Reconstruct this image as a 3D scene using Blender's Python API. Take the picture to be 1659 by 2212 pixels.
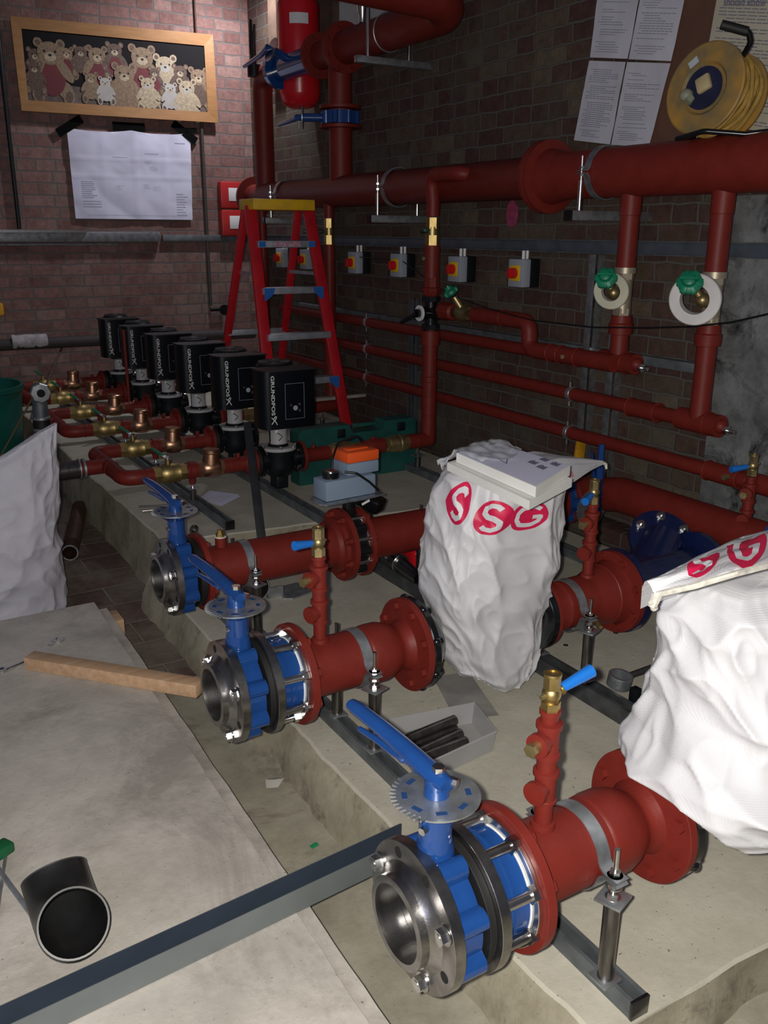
import bpy, bmesh, math, random
from mathutils import Vector, Matrix, noise
for o in list(bpy.data.objects): bpy.data.objects.remove(o)
S = bpy.context.scene
COL = S.collection
V = Vector
PI = math.pi
R = math.radians
rnd = random.Random(7)

# ------------------------------------------------------------------ camera
CAM = V((0, 0, 1.65)); YAW, PITCH, ROLL, FPX = R(31.1), R(17.4), R(.33), 1935.0
_f = V((math.sin(YAW)*math.cos(PITCH), math.cos(YAW)*math.cos(PITCH), -math.sin(PITCH)))
_r = V((math.cos(YAW), -math.sin(YAW), 0)); _u = _r.cross(_f)
_r, _u = math.cos(ROLL)*_r + math.sin(ROLL)*_u, -math.sin(ROLL)*_r + math.cos(ROLL)*_u
cd = bpy.data.cameras.new('camera'); cam = bpy.data.objects.new('camera', cd); COL.objects.link(cam)
cd.sensor_fit = 'VERTICAL'; cd.sensor_height = 36.0; cd.lens = 36.0*FPX/2212.0; cd.clip_start = .05
mm = Matrix((_r, _u, -_f)).transposed().to_4x4(); mm.translation = CAM; cam.matrix_world = mm
S.camera = cam

# ------------------------------------------------------------------ light
S.view_settings.view_transform = 'Standard'; S.view_settings.look = 'None'
S.view_settings.gamma = 1.0; S.view_settings.use_curve_mapping = False
S.view_settings.exposure = 0.0
w = bpy.data.worlds.new('world'); S.world = w; w.use_nodes = True
w.node_tree.nodes['Background'].inputs[0].default_value = (.62, .66, .9, 1)
w.node_tree.nodes['Background'].inputs[1].default_value = .07

def light(name, kind, loc, energy, color, size=.02, aim=None, sy=None, spot=None):
    d = bpy.data.lights.new(name, kind); d.energy = energy; d.color = color
    if kind == 'AREA':
        d.size = size
        if sy: d.shape = 'RECTANGLE'; d.size_y = sy
    else: d.shadow_soft_size = size
    if spot: d.spot_size = R(spot); d.spot_blend = 1.0
    o = bpy.data.objects.new(name, d); COL.objects.link(o); o.location = loc
    if aim is not None: o.rotation_euler = (V(aim)-V(loc)).to_track_quat('-Z', 'Y').to_euler()
    return o
# the phone's flash beside the lens
light('flash', 'POINT', CAM - _r*.035 + _u*.012, 215, (1, .955, .89), .012)
# the lamp high in the back corner of the plant room
light('corner_lamp', 'SPOT', (3.02, 6.95, 3.55), 110, (.93, .92, 1), .05, (2.75, 7.5, 2.4), None, 150)
# daylight that comes into the room behind the photographer
light('doorway_daylight', 'AREA', (-2.2, -.6, 2.5), 26, (.72, .74, 1), 1.2, (1.6, 5.5, .6), 1.6)

# ------------------------------------------------------------------ materials
MATS = {}
def mat(name, color, rough=.5, metal=0., var=.12, scale=8., bump=0., bscale=60., color2=None, alpha=None, emit=None, coat=0., stretch=None, trans=0., spec=.5, detail=4.):
    if name in MATS: return MATS[name]
    m = bpy.data.materials.new(name); m.use_nodes = True; MATS[name] = m
    nt = m.node_tree; N = nt.nodes; L = nt.links; b = N['Principled BSDF']
    b.inputs['Roughness'].default_value = rough; b.inputs['Metallic'].default_value = metal
    b.inputs['Specular IOR Level'].default_value = spec*(.6 if name == 'red_oxide_paint' else 1)
    if coat: b.inputs['Coat Weight'].default_value = coat; b.inputs['Coat Roughness'].default_value = .08
    if trans: b.inputs['Transmission Weight'].default_value = trans
    if alpha is not None: b.inputs['Alpha'].default_value = alpha
    tc = N.new('ShaderNodeTexCoord'); src = tc.outputs['Object']
    if stretch:
        mp = N.new('ShaderNodeMapping'); mp.inputs['Scale'].default_value = stretch; L.new(src, mp.inputs[0]); src = mp.outputs[0]
    nz = N.new('ShaderNodeTexNoise'); nz.inputs['Scale'].default_value = scale; nz.inputs['Detail'].default_value = detail
    L.new(src, nz.inputs['Vector'])
    cr = N.new('ShaderNodeValToRGB'); cr.color_ramp.elements[0].position = .3; cr.color_ramp.elements[1].position = .7
    c2 = color2 or tuple(c*(1-var) for c in color)
    c1 = color if color2 else tuple(min(1, c*(1+var)) for c in color)
    cr.color_ramp.elements[0].color = (*c2, 1); cr.color_ramp.elements[1].color = (*c1, 1)
    L.new(nz.outputs['Fac'], cr.inputs[0]); L.new(cr.outputs[0], b.inputs['Base Color'])
    if bump:
        n2 = N.new('ShaderNodeTexNoise'); n2.inputs['Scale'].default_value = bscale; n2.inputs['Detail'].default_value = 3
        L.new(src, n2.inputs['Vector'])
        bp = N.new('ShaderNodeBump'); bp.inputs['Strength'].default_value = bump; bp.inputs['Distance'].default_value = .002
        L.new(n2.outputs['Fac'], bp.inputs['Height']); L.new(bp.outputs[0], b.inputs['Normal'])
    if emit:
        b.inputs['Emission Color'].default_value = (*emit[0], 1); b.inputs['Emission Strength'].default_value = emit[1]
    return m

def concrete(name, ca, cb, stain=(.25, .17, .13), sscale=3., samt=.62):
    m = bpy.data.materials.new(name); m.use_nodes = True; nt = m.node_tree; N = nt.nodes; L = nt.links; b = N['Principled BSDF']
    b.inputs['Roughness'].default_value = .62
    tc = N.new('ShaderNodeTexCoord')
    def nz(s, d=8, r=.6, dist=0.):
        n = N.new('ShaderNodeTexNoise'); n.inputs['Scale'].default_value = s; n.inputs['Detail'].default_value = d
        n.inputs['Roughness'].default_value = r; n.inputs['Distortion'].default_value = dist; L.new(tc.outputs['Object'], n.inputs['Vector']); return n
    def ramp(a, c0, p0, c1, p1):
        r = N.new('ShaderNodeValToRGB'); r.color_ramp.elements[0].color = (*c0, 1); r.color_ramp.elements[0].position = p0
        r.color_ramp.elements[1].color = (*c1, 1); r.color_ramp.elements[1].position = p1; L.new(a, r.inputs[0]); return r
    base = ramp(nz(5, 10, .7).outputs['Fac'], cb, .35, ca, .62)
    st = ramp(nz(sscale, 9, .75, .6).outputs['Fac'], (0, 0, 0), samt, (1, 1, 1), samt+.14)
    mx = N.new('ShaderNodeMix'); mx.data_type = 'RGBA'; L.new(st.outputs[0], mx.inputs[0]); L.new(base.outputs[0], mx.inputs[6]); mx.inputs[7].default_value = (*stain, 1)
    spk = ramp(nz(110, 2, .5).outputs['Fac'], (0, 0, 0), .70, (1, 1, 1), .76)
    mx2 = N.new('ShaderNodeMix'); mx2.data_type = 'RGBA'; L.new(spk.outputs[0], mx2.inputs[0]); L.new(mx.outputs[2], mx2.inputs[6]); mx2.inputs[7].default_value = tuple(c*.4 for c in cb)+(1,)
    L.new(mx2.outputs[2], b.inputs['Base Color'])
    bp = N.new('ShaderNodeBump'); bp.inputs['Strength'].default_value = .5; bp.inputs['Distance'].default_value = .003
    L.new(nz(45, 6, .7).outputs['Fac'], bp.inputs['Height']); L.new(bp.outputs[0], b.inputs['Normal'])
    return m

def brick(name, horiz, cols, mortar, bw=.235, bh=.086, rough=.9, patch=(.12, .11, .07), patch_pos=.60, z0=0.):
    """brick courses: horiz = 0 for a wall along X, 1 for a wall along Y, 2 for paving"""
    m = bpy.data.materials.new(name); m.use_nodes = True; nt = m.node_tree; N = nt.nodes; L = nt.links; b = N['Principled BSDF']
    b.inputs['Roughness'].default_value = rough; b.inputs['Specular IOR Level'].default_value = .25
    g = N.new('ShaderNodeNewGeometry'); sp = N.new('ShaderNodeSeparateXYZ'); L.new(g.outputs['Position'], sp.inputs[0])
    cb = N.new('ShaderNodeCombineXYZ'); L.new(sp.outputs[(0, 1, 0)[horiz]], cb.inputs[0]); L.new(sp.outputs[(2, 2, 1)[horiz]], cb.inputs[1])
    wob = N.new('ShaderNodeTexNoise'); wob.inputs['Scale'].default_value = 9; wob.inputs['Detail'].default_value = 3; L.new(g.outputs['Position'], wob.inputs['Vector'])
    vm = N.new('ShaderNodeVectorMath'); vm.operation = 'SCALE'; L.new(wob.outputs['Color'], vm.inputs[0]); vm.inputs['Scale'].default_value = .022
    va = N.new('ShaderNodeVectorMath'); L.new(cb.outputs[0], va.inputs[0]); L.new(vm.outputs[0], va.inputs[1])
    t = N.new('ShaderNodeTexBrick'); L.new(va.outputs[0], t.inputs['Vector']); t.inputs['Scale'].default_value = 1
    t.inputs['Brick Width'].default_value = bw; t.inputs['Row Height'].default_value = bh; t.inputs['Mortar Size'].default_value = .007
    t.inputs['Mortar Smooth'].default_value = .3; t.inputs['Bias'].default_value = 0
    t.offset = .5 if horiz < 2 else .37; t.squash = .62 if horiz < 2 else 1; t.squash_frequency = 2
    t.inputs['Color1'].default_value = (0, 0, 0, 1); t.inputs['Color2'].default_value = (1, 1, 1, 1); t.inputs['Mortar'].default_value = (.5, .5, .5, 1)
    r = N.new('ShaderNodeValToRGB'); r.color_ramp.interpolation = 'LINEAR'
    while len(r.color_ramp.elements) < len(cols): r.color_ramp.elements.new(.5)
    for i, c in enumerate(cols): r.color_ramp.elements[i].position = i/(len(cols)-1); r.color_ramp.elements[i].color = (*c, 1)
    L.new(t.outputs['Color'], r.inputs[0])
    n1 = N.new('ShaderNodeTexNoise'); n1.inputs['Scale'].default_value = 22; n1.inputs['Detail'].default_value = 8; n1.inputs['Roughness'].default_value = .7; L.new(g.outputs['Position'], n1.inputs['Vector'])
    mu = N.new('ShaderNodeMix'); mu.data_type = 'RGBA'; mu.blend_type = 'MULTIPLY'; mu.inputs[0].default_value = .7
    rr = N.new('ShaderNodeValToRGB'); rr.color_ramp.elements[0].position = .3; rr.color_ramp.elements[0].color = (.45, .45, .45, 1); rr.color_ramp.elements[1].position = .65; rr.color_ramp.elements[1].color = (1.1, 1.1, 1.1, 1)
    L.new(n1.outputs['Fac'], rr.inputs[0]); L.new(r.outputs[0], mu.inputs[6]); L.new(rr.outputs[0], mu.inputs[7])
    n3 = N.new('ShaderNodeTexNoise'); n3.inputs['Scale'].default_value = 1.6; n3.inputs['Detail'].default_value = 6; n3.inputs['Roughness'].default_value = .7; L.new(g.outputs['Position'], n3.inputs['Vector'])
    r3 = N.new('ShaderNodeValToRGB'); r3.color_ramp.elements[0].position = patch_pos-.08; r3.color_ramp.elements[0].color = (0, 0, 0, 1); r3.color_ramp.elements[1].position = patch_pos+.08; r3.color_ramp.elements[1].color = (.7, .7, .7, 1)
    L.new(n3.outputs['Fac'], r3.inputs[0])
    m3 = N.new('ShaderNodeMix'); m3.data_type = 'RGBA'; L.new(r3.outputs[0], m3.inputs[0]); L.new(mu.outputs[2], m3.inputs[6]); m3.inputs[7].default_value = (*patch, 1)
    mo = N.new('ShaderNodeMix'); mo.data_type = 'RGBA'; L.new(t.outputs['Fac'], mo.inputs[0]); L.new(m3.outputs[2], mo.inputs[6]); mo.inputs[7].default_value = (*mortar, 1)
    L.new(mo.outputs[2], b.inputs['Base Color'])
    inv = N.new('ShaderNodeMath'); inv.operation = 'SUBTRACT'; inv.inputs[0].default_value = 1; L.new(t.outputs['Fac'], inv.inputs[1])
    ad = N.new('ShaderNodeMath'); ad.operation = 'MULTIPLY_ADD'; L.new(n1.outputs['Fac'], ad.inputs[0]); ad.inputs[1].default_value = .5; L.new(inv.outputs[0], ad.inputs[2])
    bp = N.new('ShaderNodeBump'); bp.inputs['Strength'].default_value = .8; bp.inputs['Distance'].default_value = .006
    L.new(ad.outputs[0], bp.inputs['Height']); L.new(bp.outputs[0], b.inputs['Normal'])
    return m

def woven():
    m = bpy.data.materials.new('woven_white'); m.use_nodes = True; nt = m.node_tree; N = nt.nodes; L = nt.links; b = N['Principled BSDF']
    b.inputs['Base Color'].default_value = (.62, .62, .64, 1); b.inputs['Roughness'].default_value = .38
    tc = N.new('ShaderNodeTexCoord'); w1 = N.new('ShaderNodeTexWave'); w1.inputs['Scale'].default_value = 120; w1.bands_direction = 'Z'
    w2 = N.new('ShaderNodeTexWave'); w2.inputs['Scale'].default_value = 120; w2.bands_direction = 'X'
    n = N.new('ShaderNodeTexNoise'); n.inputs['Scale'].default_value = 14; n.inputs['Detail'].default_value = 6
    for k in (w1, w2, n): L.new(tc.outputs['Object'], k.inputs['Vector'])
    a = N.new('ShaderNodeMath'); a.operation = 'ADD'; L.new(w1.outputs['Fac'], a.inputs[0]); L.new(w2.outputs['Fac'], a.inputs[1])
    a2 = N.new('ShaderNodeMath'); a2.operation = 'MULTIPLY_ADD'; L.new(n.outputs['Fac'], a2.inputs[0]); a2.inputs[1].default_value = 9; L.new(a.outputs[0], a2.inputs[2])
    bp = N.new('ShaderNodeBump'); bp.inputs['Strength'].default_value = .22; bp.inputs['Distance'].default_value = .0014
    L.new(a2.outputs[0], bp.inputs['Height']); L.new(bp.outputs[0], b.inputs['Normal'])
    MATS['woven_white'] = m
    return m

RED = mat('red_oxide_paint', (.165, .018, .012), .50, 0, .10, 18, .25, 140)
REDG = mat('bright_red_gloss', (.62, .012, .02), .28, 0, .06, 5)
REDL = mat('ladder_red', (.50, .012, .02), .4, 0, .15, 9)
BLUE = mat('blue_gloss_enamel', (.010, .052, .205), .17, 0, .08, 20, .15, 30, coat=.5)
NAVY = mat('navy_enamel', (.006, .012, .055), .25, 0, .1, 20, coat=.5)
BLUEH = mat('blue_sleeve', (.01, .15, .55), .4, 0, .05, 10)
STEEL = mat('machined_steel', (.34, .33, .32), .30, 1, .25, 30, .1, 200, stretch=(1, 1, 1))
STEELD = mat('dark_steel', (.15, .15, .15), .34, 1, .25, 20, .2, 80)
TUBE = mat('black_steel_tube', (.17, .16, .15), .26, .9, .3, 14, .1, 60, stretch=(6, 6, 1))
GALV = mat('galvanised', (.42, .45, .47), .42, .85, .3, 25, .15, 60)
GALVD = mat('galvanised_dull', (.17, .19, .20), .55, .6, .3, 14, .1, 40)
STRUTB = mat('blue_grey_zinc', (.13, .155, .19), .5, .6, .2, 10)
ZINC = mat('bright_zinc', (.65, .65, .63), .25, 1, .15, 40)
BRASS = mat('brass', (.50, .37, .15), .44, 1, .2, 24, .1, 50)
BRASSD = mat('dull_brass', (.42, .33, .16), .42, .9, .3, 20, .2, 50)
BRONZE = mat('bronze', (.56, .31, .19), .34, 1, .18, 20, .15, 60)
BLK = mat('black_enamel', (.006, .007, .008), .22, 0, .2, 20, coat=.3)
BLKM = mat('black_matt', (.006, .008, .010), .45, 0, .25, 12, spec=.35)
RUB = mat('black_rubber', (.008, .008, .008), .6, 0, .2, 12)
HOLE = mat('dark_bore', (.004, .004, .004), .8)
WHITE = mat('white_plastic', (.74, .74, .73), .4, 0, .05, 10)
PAPER = mat('white_paper', (.66, .66, .80), .8, 0, .05, 3)
PAPERC = mat('cream_paper', (.50, .46, .36), .8, 0, .15, 3)
PAPERG = mat('grey_paper', (.58, .58, .64), .7, 0, .12, 3)
INK = mat('grey_ink', (.16, .16, .22), .8)
TAPEB = mat('black_tape', (.003, .003, .003), .9, spec=.1)
GREY = mat('grey_plastic', (.34, .37, .42), .5, 0, .06, 6)
GREYB = mat('actuator_grey', (.22, .29, .38), .5, 0, .05, 6)
ORANGE = mat('orange_plastic', (.80, .10, .015), .45, 0, .04, 6)
YEL = mat('yellow_plastic', (.72, .36, .02), .45, 0, .25, 12)
YELC = mat('yellow_cable', (.36, .22, .05), .5, 0, .3, 18)
REELY = mat('dirty_reel_yellow', (.42, .22, .035), .6, 0, .1, 9, color2=(.11, .11, .07), detail=8)
GREEN = mat('green_plastic', (.006, .17, .085), .4, 0, .2, 12)
GREENC = mat('dark_green_case', (.010, .075, .062), .45, 0, .3, 8)
TEAL = mat('teal_plastic', (.005, .10, .075), .4, 0, .2, 5)
PINE = mat('pine', (.58, .38, .23), .6, 0, .1, 6, .2, 40, color2=(.44, .27, .15), stretch=(1, 9, 9))
FRAMEW = mat('oak_frame', (.36, .18, .065), .5, 0, .1, 7, .1, 60, color2=(.29, .14, .045), stretch=(1, 6, 6))
CABLE = mat('black_cable', (.006, .006, .007), .45)
RUST = mat('rusty_brown', (.075, .035, .022), .6, .3, .4, 12, .3, 50)
OLDW = mat('old_timber', (.09, .055, .035), .8, 0, .3, 7, .4, 30)
MAG = mat('logo_magenta', (.60, .012, .07), .45, 0, .08, 15)
BOARDM = concrete('dusty_board', (.55, .51, .45), (.41, .38, .33), (.33, .30, .26), 1.7, .50)
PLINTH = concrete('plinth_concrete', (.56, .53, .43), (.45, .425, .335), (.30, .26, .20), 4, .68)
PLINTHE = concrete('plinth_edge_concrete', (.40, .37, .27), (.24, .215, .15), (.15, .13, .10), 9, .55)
FLOORM = concrete('trench_concrete', (.40, .375, .29), (.27, .25, .19), (.13, .085, .07), 2.6, .53)
TILE = brick('quarry_tile', 2, [(.12, .075, .065), (.17, .115, .095), (.14, .095, .08)], (.23, .20, .165), .46, .23, .75, (.25, .225, .175), .47)
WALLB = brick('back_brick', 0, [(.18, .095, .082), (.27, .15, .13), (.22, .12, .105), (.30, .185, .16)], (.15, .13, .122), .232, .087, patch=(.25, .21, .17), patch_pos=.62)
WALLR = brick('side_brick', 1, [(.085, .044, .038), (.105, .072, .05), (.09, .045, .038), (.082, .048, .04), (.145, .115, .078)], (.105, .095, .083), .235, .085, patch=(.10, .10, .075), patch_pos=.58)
PIER = concrete('stained_render', (.27, .28, .28), (.10, .10, .10), (.02, .018, .016), 4, .5)
WOV = woven()

# ------------------------------------------------------------------ mesh helpers
def frame(d):
    d = V(d).normalized(); a = V((0, 0, 1)) if abs(d.z) < .9 else V((1, 0, 0))
    u = a.cross(d).normalized(); return u, d.cross(u), d
class MB:
    def __init__(s): s.v = []; s.f = []; s.m = []
    def add(s, vs, fs, m=0):
        n = len(s.v); s.v += [V(x) for x in vs]; s.f += [tuple(i+n for i in f) for f in fs]; s.m += [m]*len(fs); return s
    def box(s, c, size, m=0, rot=None, bev=0):
        bm = bmesh.new(); bmesh.ops.create_cube(bm, size=1)
        bmesh.ops.scale(bm, vec=size, verts=bm.verts)
        if bev: bmesh.ops.bevel(bm, geom=bm.edges[:], offset=bev, segments=2, affect='EDGES', profile=.5)
        if rot is not None: bmesh.ops.transform(bm, matrix=rot.to_4x4(), verts=bm.verts)
        bm.verts.index_update()
        s.add([v.co + V(c) for v in bm.verts], [[v.index for v in f.verts] for f in bm.faces], m); bm.free(); return s
    def bx(s, x0, x1, y0, y1, z0, z1, m=0, bev=0):
        return s.box(((x0+x1)/2, (y0+y1)/2, (z0+z1)/2), (x1-x0, y1-y0, z1-z0), m, None, bev)
    def lathe(s, o, d, prof, n=32, m=0, up=None):
        o = V(o); u, v, w_ = frame(d); vs = []; fs = []
        for t, r in prof:
            for k in range(n):
                a = 2*PI*k/n; vs.append(o + w_*t + (u*math.cos(a)+v*math.sin(a))*max(r, 1e-5))
        for i in range(len(prof)-1):
            for k in range(n):
                k2 = (k+1) % n; fs.append((i*n+k, i*n+k2, (i+1)*n+k2, (i+1)*n+k))
        return s.add(vs, fs, m)
    def cyl(s, p0, p1, r0, r1=None, n=24, m=0, caps=True):
        p0, p1 = V(p0), V(p1); L = (p1-p0).length; r1 = r0 if r1 is None else r1
        pr = [(0, r0), (L, r1)]
        if caps: pr = [(0, 0)]+pr+[(L, 0)]
        return s.lathe(p0, p1-p0, pr, n, m)
    def ring(s, o, d, t0, t1, ri, ro, n=40, m=0):
        return s.lathe(o, d, [(t0, ri), (t0, ro-.001), (t0+.001, ro), (t1-.001, ro), (t1, ro-.001), (t1, ri), (t0, ri)], n, m)
    def hexa(s, p, d, h, r, m=0): return s.cyl(p, V(p)+V(d).normalized()*h, r, n=6, m=m)
    def ball(s, c, r, m=0, n=16, sc=(1, 1, 1)):
        vs = []; fs = []; h = n//2
        for i in range(h+1):
            for k in range(n):
                a = PI*i/h; b = 2*PI*k/n; vs.append(V(c)+V((r*sc[0]*math.sin(a)*math.cos(b), r*sc[1]*math.sin(a)*math.sin(b), r*sc[2]*math.cos(a))))
        for i in range(h):
            for k in range(n): fs.append((i*n+k, (i+1)*n+k, (i+1)*n+(k+1) % n, i*n+(k+1) % n))
        return s.add(vs, fs, m)
    def tube(s, pts, r, n=16, m=0, caps=True, flat=None):
        pts = [V(p) for p in pts]; rr = r if isinstance(r, (list, tuple)) else [r]*len(pts)
        vs = []; fs = []; u = None
        for i, p in enumerate(pts):
            d = (pts[min(i+1, len(pts)-1)]-pts[max(i-1, 0)]).normalized()
            if u is None: u, v, _ = frame(d)
            else: u = (u - d*u.dot(d)).normalized(); v = d.cross(u)
            for k in range(n):
                a = 2*PI*k/n; vs.append(p + (u*math.cos(a)+v*math.sin(a)*(flat or 1))*rr[i])
        for i in range(len(pts)-1):
            for k in range(n): fs.append((i*n+k, i*n+(k+1) % n, (i+1)*n+(k+1) % n, (i+1)*n+k))
        if caps:
            fs.append(tuple(range(n-1, -1, -1))); fs.append(tuple((len(pts)-1)*n+k for k in range(n)))
        return s.add(vs, fs, m)
    def torus(s, c, d, Rr, r, n=32, k=10, m=0):
        u, v, w_ = frame(d); pts = [V(c)+(u*math.cos(2*PI*i/n)+v*math.sin(2*PI*i/n))*Rr for i in range(n)]
        vs = []; fs = []
        for i, p in enumerate(pts):
            a = (p-V(c)).normalized()
            for j in range(k): b = 2*PI*j/k; vs.append(p+(a*math.cos(b)+w_*math.sin(b))*r)
        for i in range(n):
            for j in range(k): i2 = (i+1) % n; j2 = (j+1) % k; fs.append((i*k+j, i2*k+j, i2*k+j2, i*k+j2))
        return s.add(vs, fs, m)
    def prism(s, pts, o, ux, uy, t, m=0):
        """outline pts (2-D) in the plane o + ux*a + uy*b, extruded by vector t"""
        o, ux, uy, t = V(o), V(ux), V(uy), V(t); n = len(pts)
        a = [o+ux*x+uy*y for x, y in pts]; vs = a+[p+t for p in a]
        fs = [tuple(range(n-1, -1, -1)), tuple(range(n, 2*n))]+[(i, (i+1) % n, n+(i+1) % n, n+i) for i in range(n)]
        return s.add(vs, fs, m)
    def bar(s, p0, p1, w_, h, m=0, up=(0, 0, 1), bev=0):
        p0, p1 = V(p0), V(p1); d = (p1-p0); L = d.length; d.normalize(); sd = d.cross(V(up)).normalized(); u2 = sd.cross(d)
        rot = Matrix((d, sd, u2)).transposed()
        return s.box((p0+p1)/2, (L, w_, h), m, rot, bev)
    def build(s, name, mats, parent=None, sharp=32, kind=None):
        me = bpy.data.meshes.new(name); org = ORG.get(parent.name, V((0, 0, 0))) if parent else V((0, 0, 0))
        me.from_pydata([v-org for v in s.v], [], s.f)
        for mt in (mats if isinstance(mats, (list, tuple)) else [mats]): me.materials.append(mt)
        me.polygons.foreach_set('material_index', s.m)
        bm = bmesh.new(); bm.from_mesh(me); bmesh.ops.remove_doubles(bm, verts=bm.verts, dist=2e-6)
        bmesh.ops.recalc_face_normals(bm, faces=bm.faces); bm.to_mesh(me); bm.free()
        me.polygons.foreach_set('use_smooth', [True]*len(me.polygons)); me.set_sharp_from_angle(angle=R(sharp))
        o = bpy.data.objects.new(name, me); COL.objects.link(o)
        if parent: o.parent = parent; ORG[o.name] = org
        if kind: o['kind'] = kind
        return o
ORG = {}
def T(name, label, cat, loc, group=None):
    o = bpy.data.objects.new(name, None); o.empty_display_size = .05; COL.objects.link(o); o.location = loc
    o['label'] = label; o['category'] = cat
    if group: o['group'] = group
    ORG[o.name] = V(loc); return o
def tag(o, label, cat, group=None):
    """single-mesh thing: give it an origin at its base"""
    me = o.data; xs = [v.co for v in me.vertices]
    c = V((sum(p.x for p in xs)/len(xs), sum(p.y for p in xs)/len(xs), min(p.z for p in xs)))
    me.transform(Matrix.Translation(-c)); o.location = c
    o['label'] = label; o['category'] = cat
    if group: o['group'] = group
    return o
def kids(o): return [c for c in COL.objects if c.parent == o]
def dup(root, d, label, rotz=0):
    r = root.copy(); COL.objects.link(r); r.location = V(root.location)+V(d); r['label'] = label; r.rotation_euler = (0, 0, rotz)
    def rec(a, b):
        for ch in kids(a):
            c = ch.copy(); COL.objects.link(c); c.parent = b; rec(ch, c)
    rec(root, r); return r
def arc(c, a, b, r, t0, t1, n=10):
    c, a, b = V(c), V(a), V(b); return [c+(a*math.cos(t0+(t1-t0)*i/n)+b*math.sin(t0+(t1-t0)*i/n))*r for i in range(n+1)]
def path(pts, rad, n=8):
    """polyline with rounded corners of radius rad"""
    pts = [V(p) for p in pts]; out = [pts[0]]
    for i in range(1, len(pts)-1):
        p = pts[i]; a = (pts[i-1]-p).normalized(); b = (pts[i+1]-p).normalized(); ang = a.angle(b)
        if ang > PI-.02: out.append(p); continue
        L = min(rad/math.tan(ang/2), (pts[i-1]-p).length*.49, (pts[i+1]-p).length*.49)
        for k in range(n+1):
            t = k/n; out.append((p+a*L)*(1-t)**2 + p*2*t*(1-t) + (p+b*L)*t*t)
    out.append(pts[-1]); return out
def dense(pts, step):
    out = []; pts = [V(p) for p in pts]
    for a, b in zip(pts, pts[1:]):
        n = max(1, int((b-a).length/step)); out += [a.lerp(b, i/n) for i in range(n)]
    return out+[pts[-1]]
# rays through points seen in the place, used to measure positions on known planes
def ray(x, y): return _f + _r*((x-829.5)/FPX) - _u*((y-1106)/FPX)
def onX(x, y, X): d = ray(x, y); return CAM + d*(X/d.x)
def onY(x, y, Y): d = ray(x, y); return CAM + d*(Y/d.y)
def onZ(x, y, Z): d = ray(x, y); return CAM + d*((Z-1.65)/d.z)
def struct(o): o['kind'] = 'structure'; return o
X_, Y_, Z_ = V((1, 0, 0)), V((0, 1, 0)), V((0, 0, 1))
def textmesh(txt, size, bold=.0):
    c = bpy.data.curves.new('t', 'FONT'); c.body = txt; c.size = size; c.offset = bold; c.extrude = 0; c.resolution_u = 3
    o = bpy.data.objects.new('t', c); COL.objects.link(o); bpy.context.view_layer.update()
    me = bpy.data.meshes.new_from_object(o.evaluated_get(bpy.context.evaluated_depsgraph_get()))
    vs = [v.co.copy() for v in me.vertices]; fs = [tuple(p.vertices) for p in me.polygons]
    bpy.data.objects.remove(o); bpy.data.curves.remove(c); bpy.data.meshes.remove(me)
    return vs, fs
def puttext(b, txt, size, o, ux, uy, m=0, bold=0., thick=0.):
    vs, fs = textmesh(txt, size, bold); o, ux, uy = V(o), V(ux), V(uy)
    b.add([o+ux*v.x+uy*v.y for v in vs], fs, m)

# ================================================================== the room
YB, XR = 7.7, 3.3
struct(MB().bx(-3.2, XR+.3, -2, 3.05, -.1, 0).build('floor', FLOORM))
struct(MB().bx(-3.2, XR+.3, 3.05, YB+.3, -.1, 0).build('floor', TILE))
b = MB().bx(-3.2, XR+.3, YB, YB+.25, 0, 4.2)
struct(b.build('wall_back', WALLB))
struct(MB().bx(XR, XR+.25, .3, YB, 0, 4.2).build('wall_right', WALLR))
# stained rendered pier in the right wall
q0 = onX(1530, 900, 3.264)
struct(MB().bx(3.264, 3.299, .3, q0.y, 0, 1.80, bev=.004).build('trim_1', PIER))
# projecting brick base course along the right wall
struct(MB().bx(3.16, 3.3, 1.2, 4.6, .15, .235, bev=.01).build('baseboard_right', WALLR))

def slab(name, outline, z0, z1, m, label, slope=0, step=.05):
    """poured slab with a chipped, slightly wandering edge"""
    pts = dense([(x, y, 0) for x, y in outline]+[(outline[0][0], outline[0][1], 0)], step)[:-1]; b = MB(); n = len(pts)
    cx = sum(p.x for p in pts)/n; cy = sum(p.y for p in pts)/n
    def J(p, z, out, amp=.008):
        q = V(p); q.z = z; a = V((p.x-cx, 0, 0)).normalized() if p.x < 1.3 else V((p.x-cx, p.y-cy, 0)).normalized()
        out = out if a.x < -.45 else min(out, 0); k = noise.noise(V((p.x*4, p.y*4, z*3)))*amp*1.5+noise.noise(V((p.x*15, p.y*15, z*9+4)))*amp
        return q+a*(k+out)
    rings = [[J(p, z1, -.008) for p in pts], [J(p, z1-.006, 0) for p in pts], [J(p, (z0+z1)/2, slope*.6) for p in pts], [J(p, z0, slope, .014) for p in pts]]
    vs = [p for r_ in rings for p in r_]; fs = [tuple(range(n))]; ms = [0]
    for i in range(3):
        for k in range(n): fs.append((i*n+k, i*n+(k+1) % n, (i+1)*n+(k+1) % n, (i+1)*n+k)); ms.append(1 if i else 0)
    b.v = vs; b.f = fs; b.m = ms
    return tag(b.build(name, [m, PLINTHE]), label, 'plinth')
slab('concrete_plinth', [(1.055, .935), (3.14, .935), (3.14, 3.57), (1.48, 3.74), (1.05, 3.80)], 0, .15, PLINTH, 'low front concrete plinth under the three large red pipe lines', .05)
slab('concrete_plinth', [(1.14, 3.87), (1.45, 3.81), (3.14, 3.63), (3.26, 7.64), (1.14, 7.64)], 0, .28, PLINTH, 'higher rear concrete plinth carrying the row of six pumps', .03)

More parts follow.
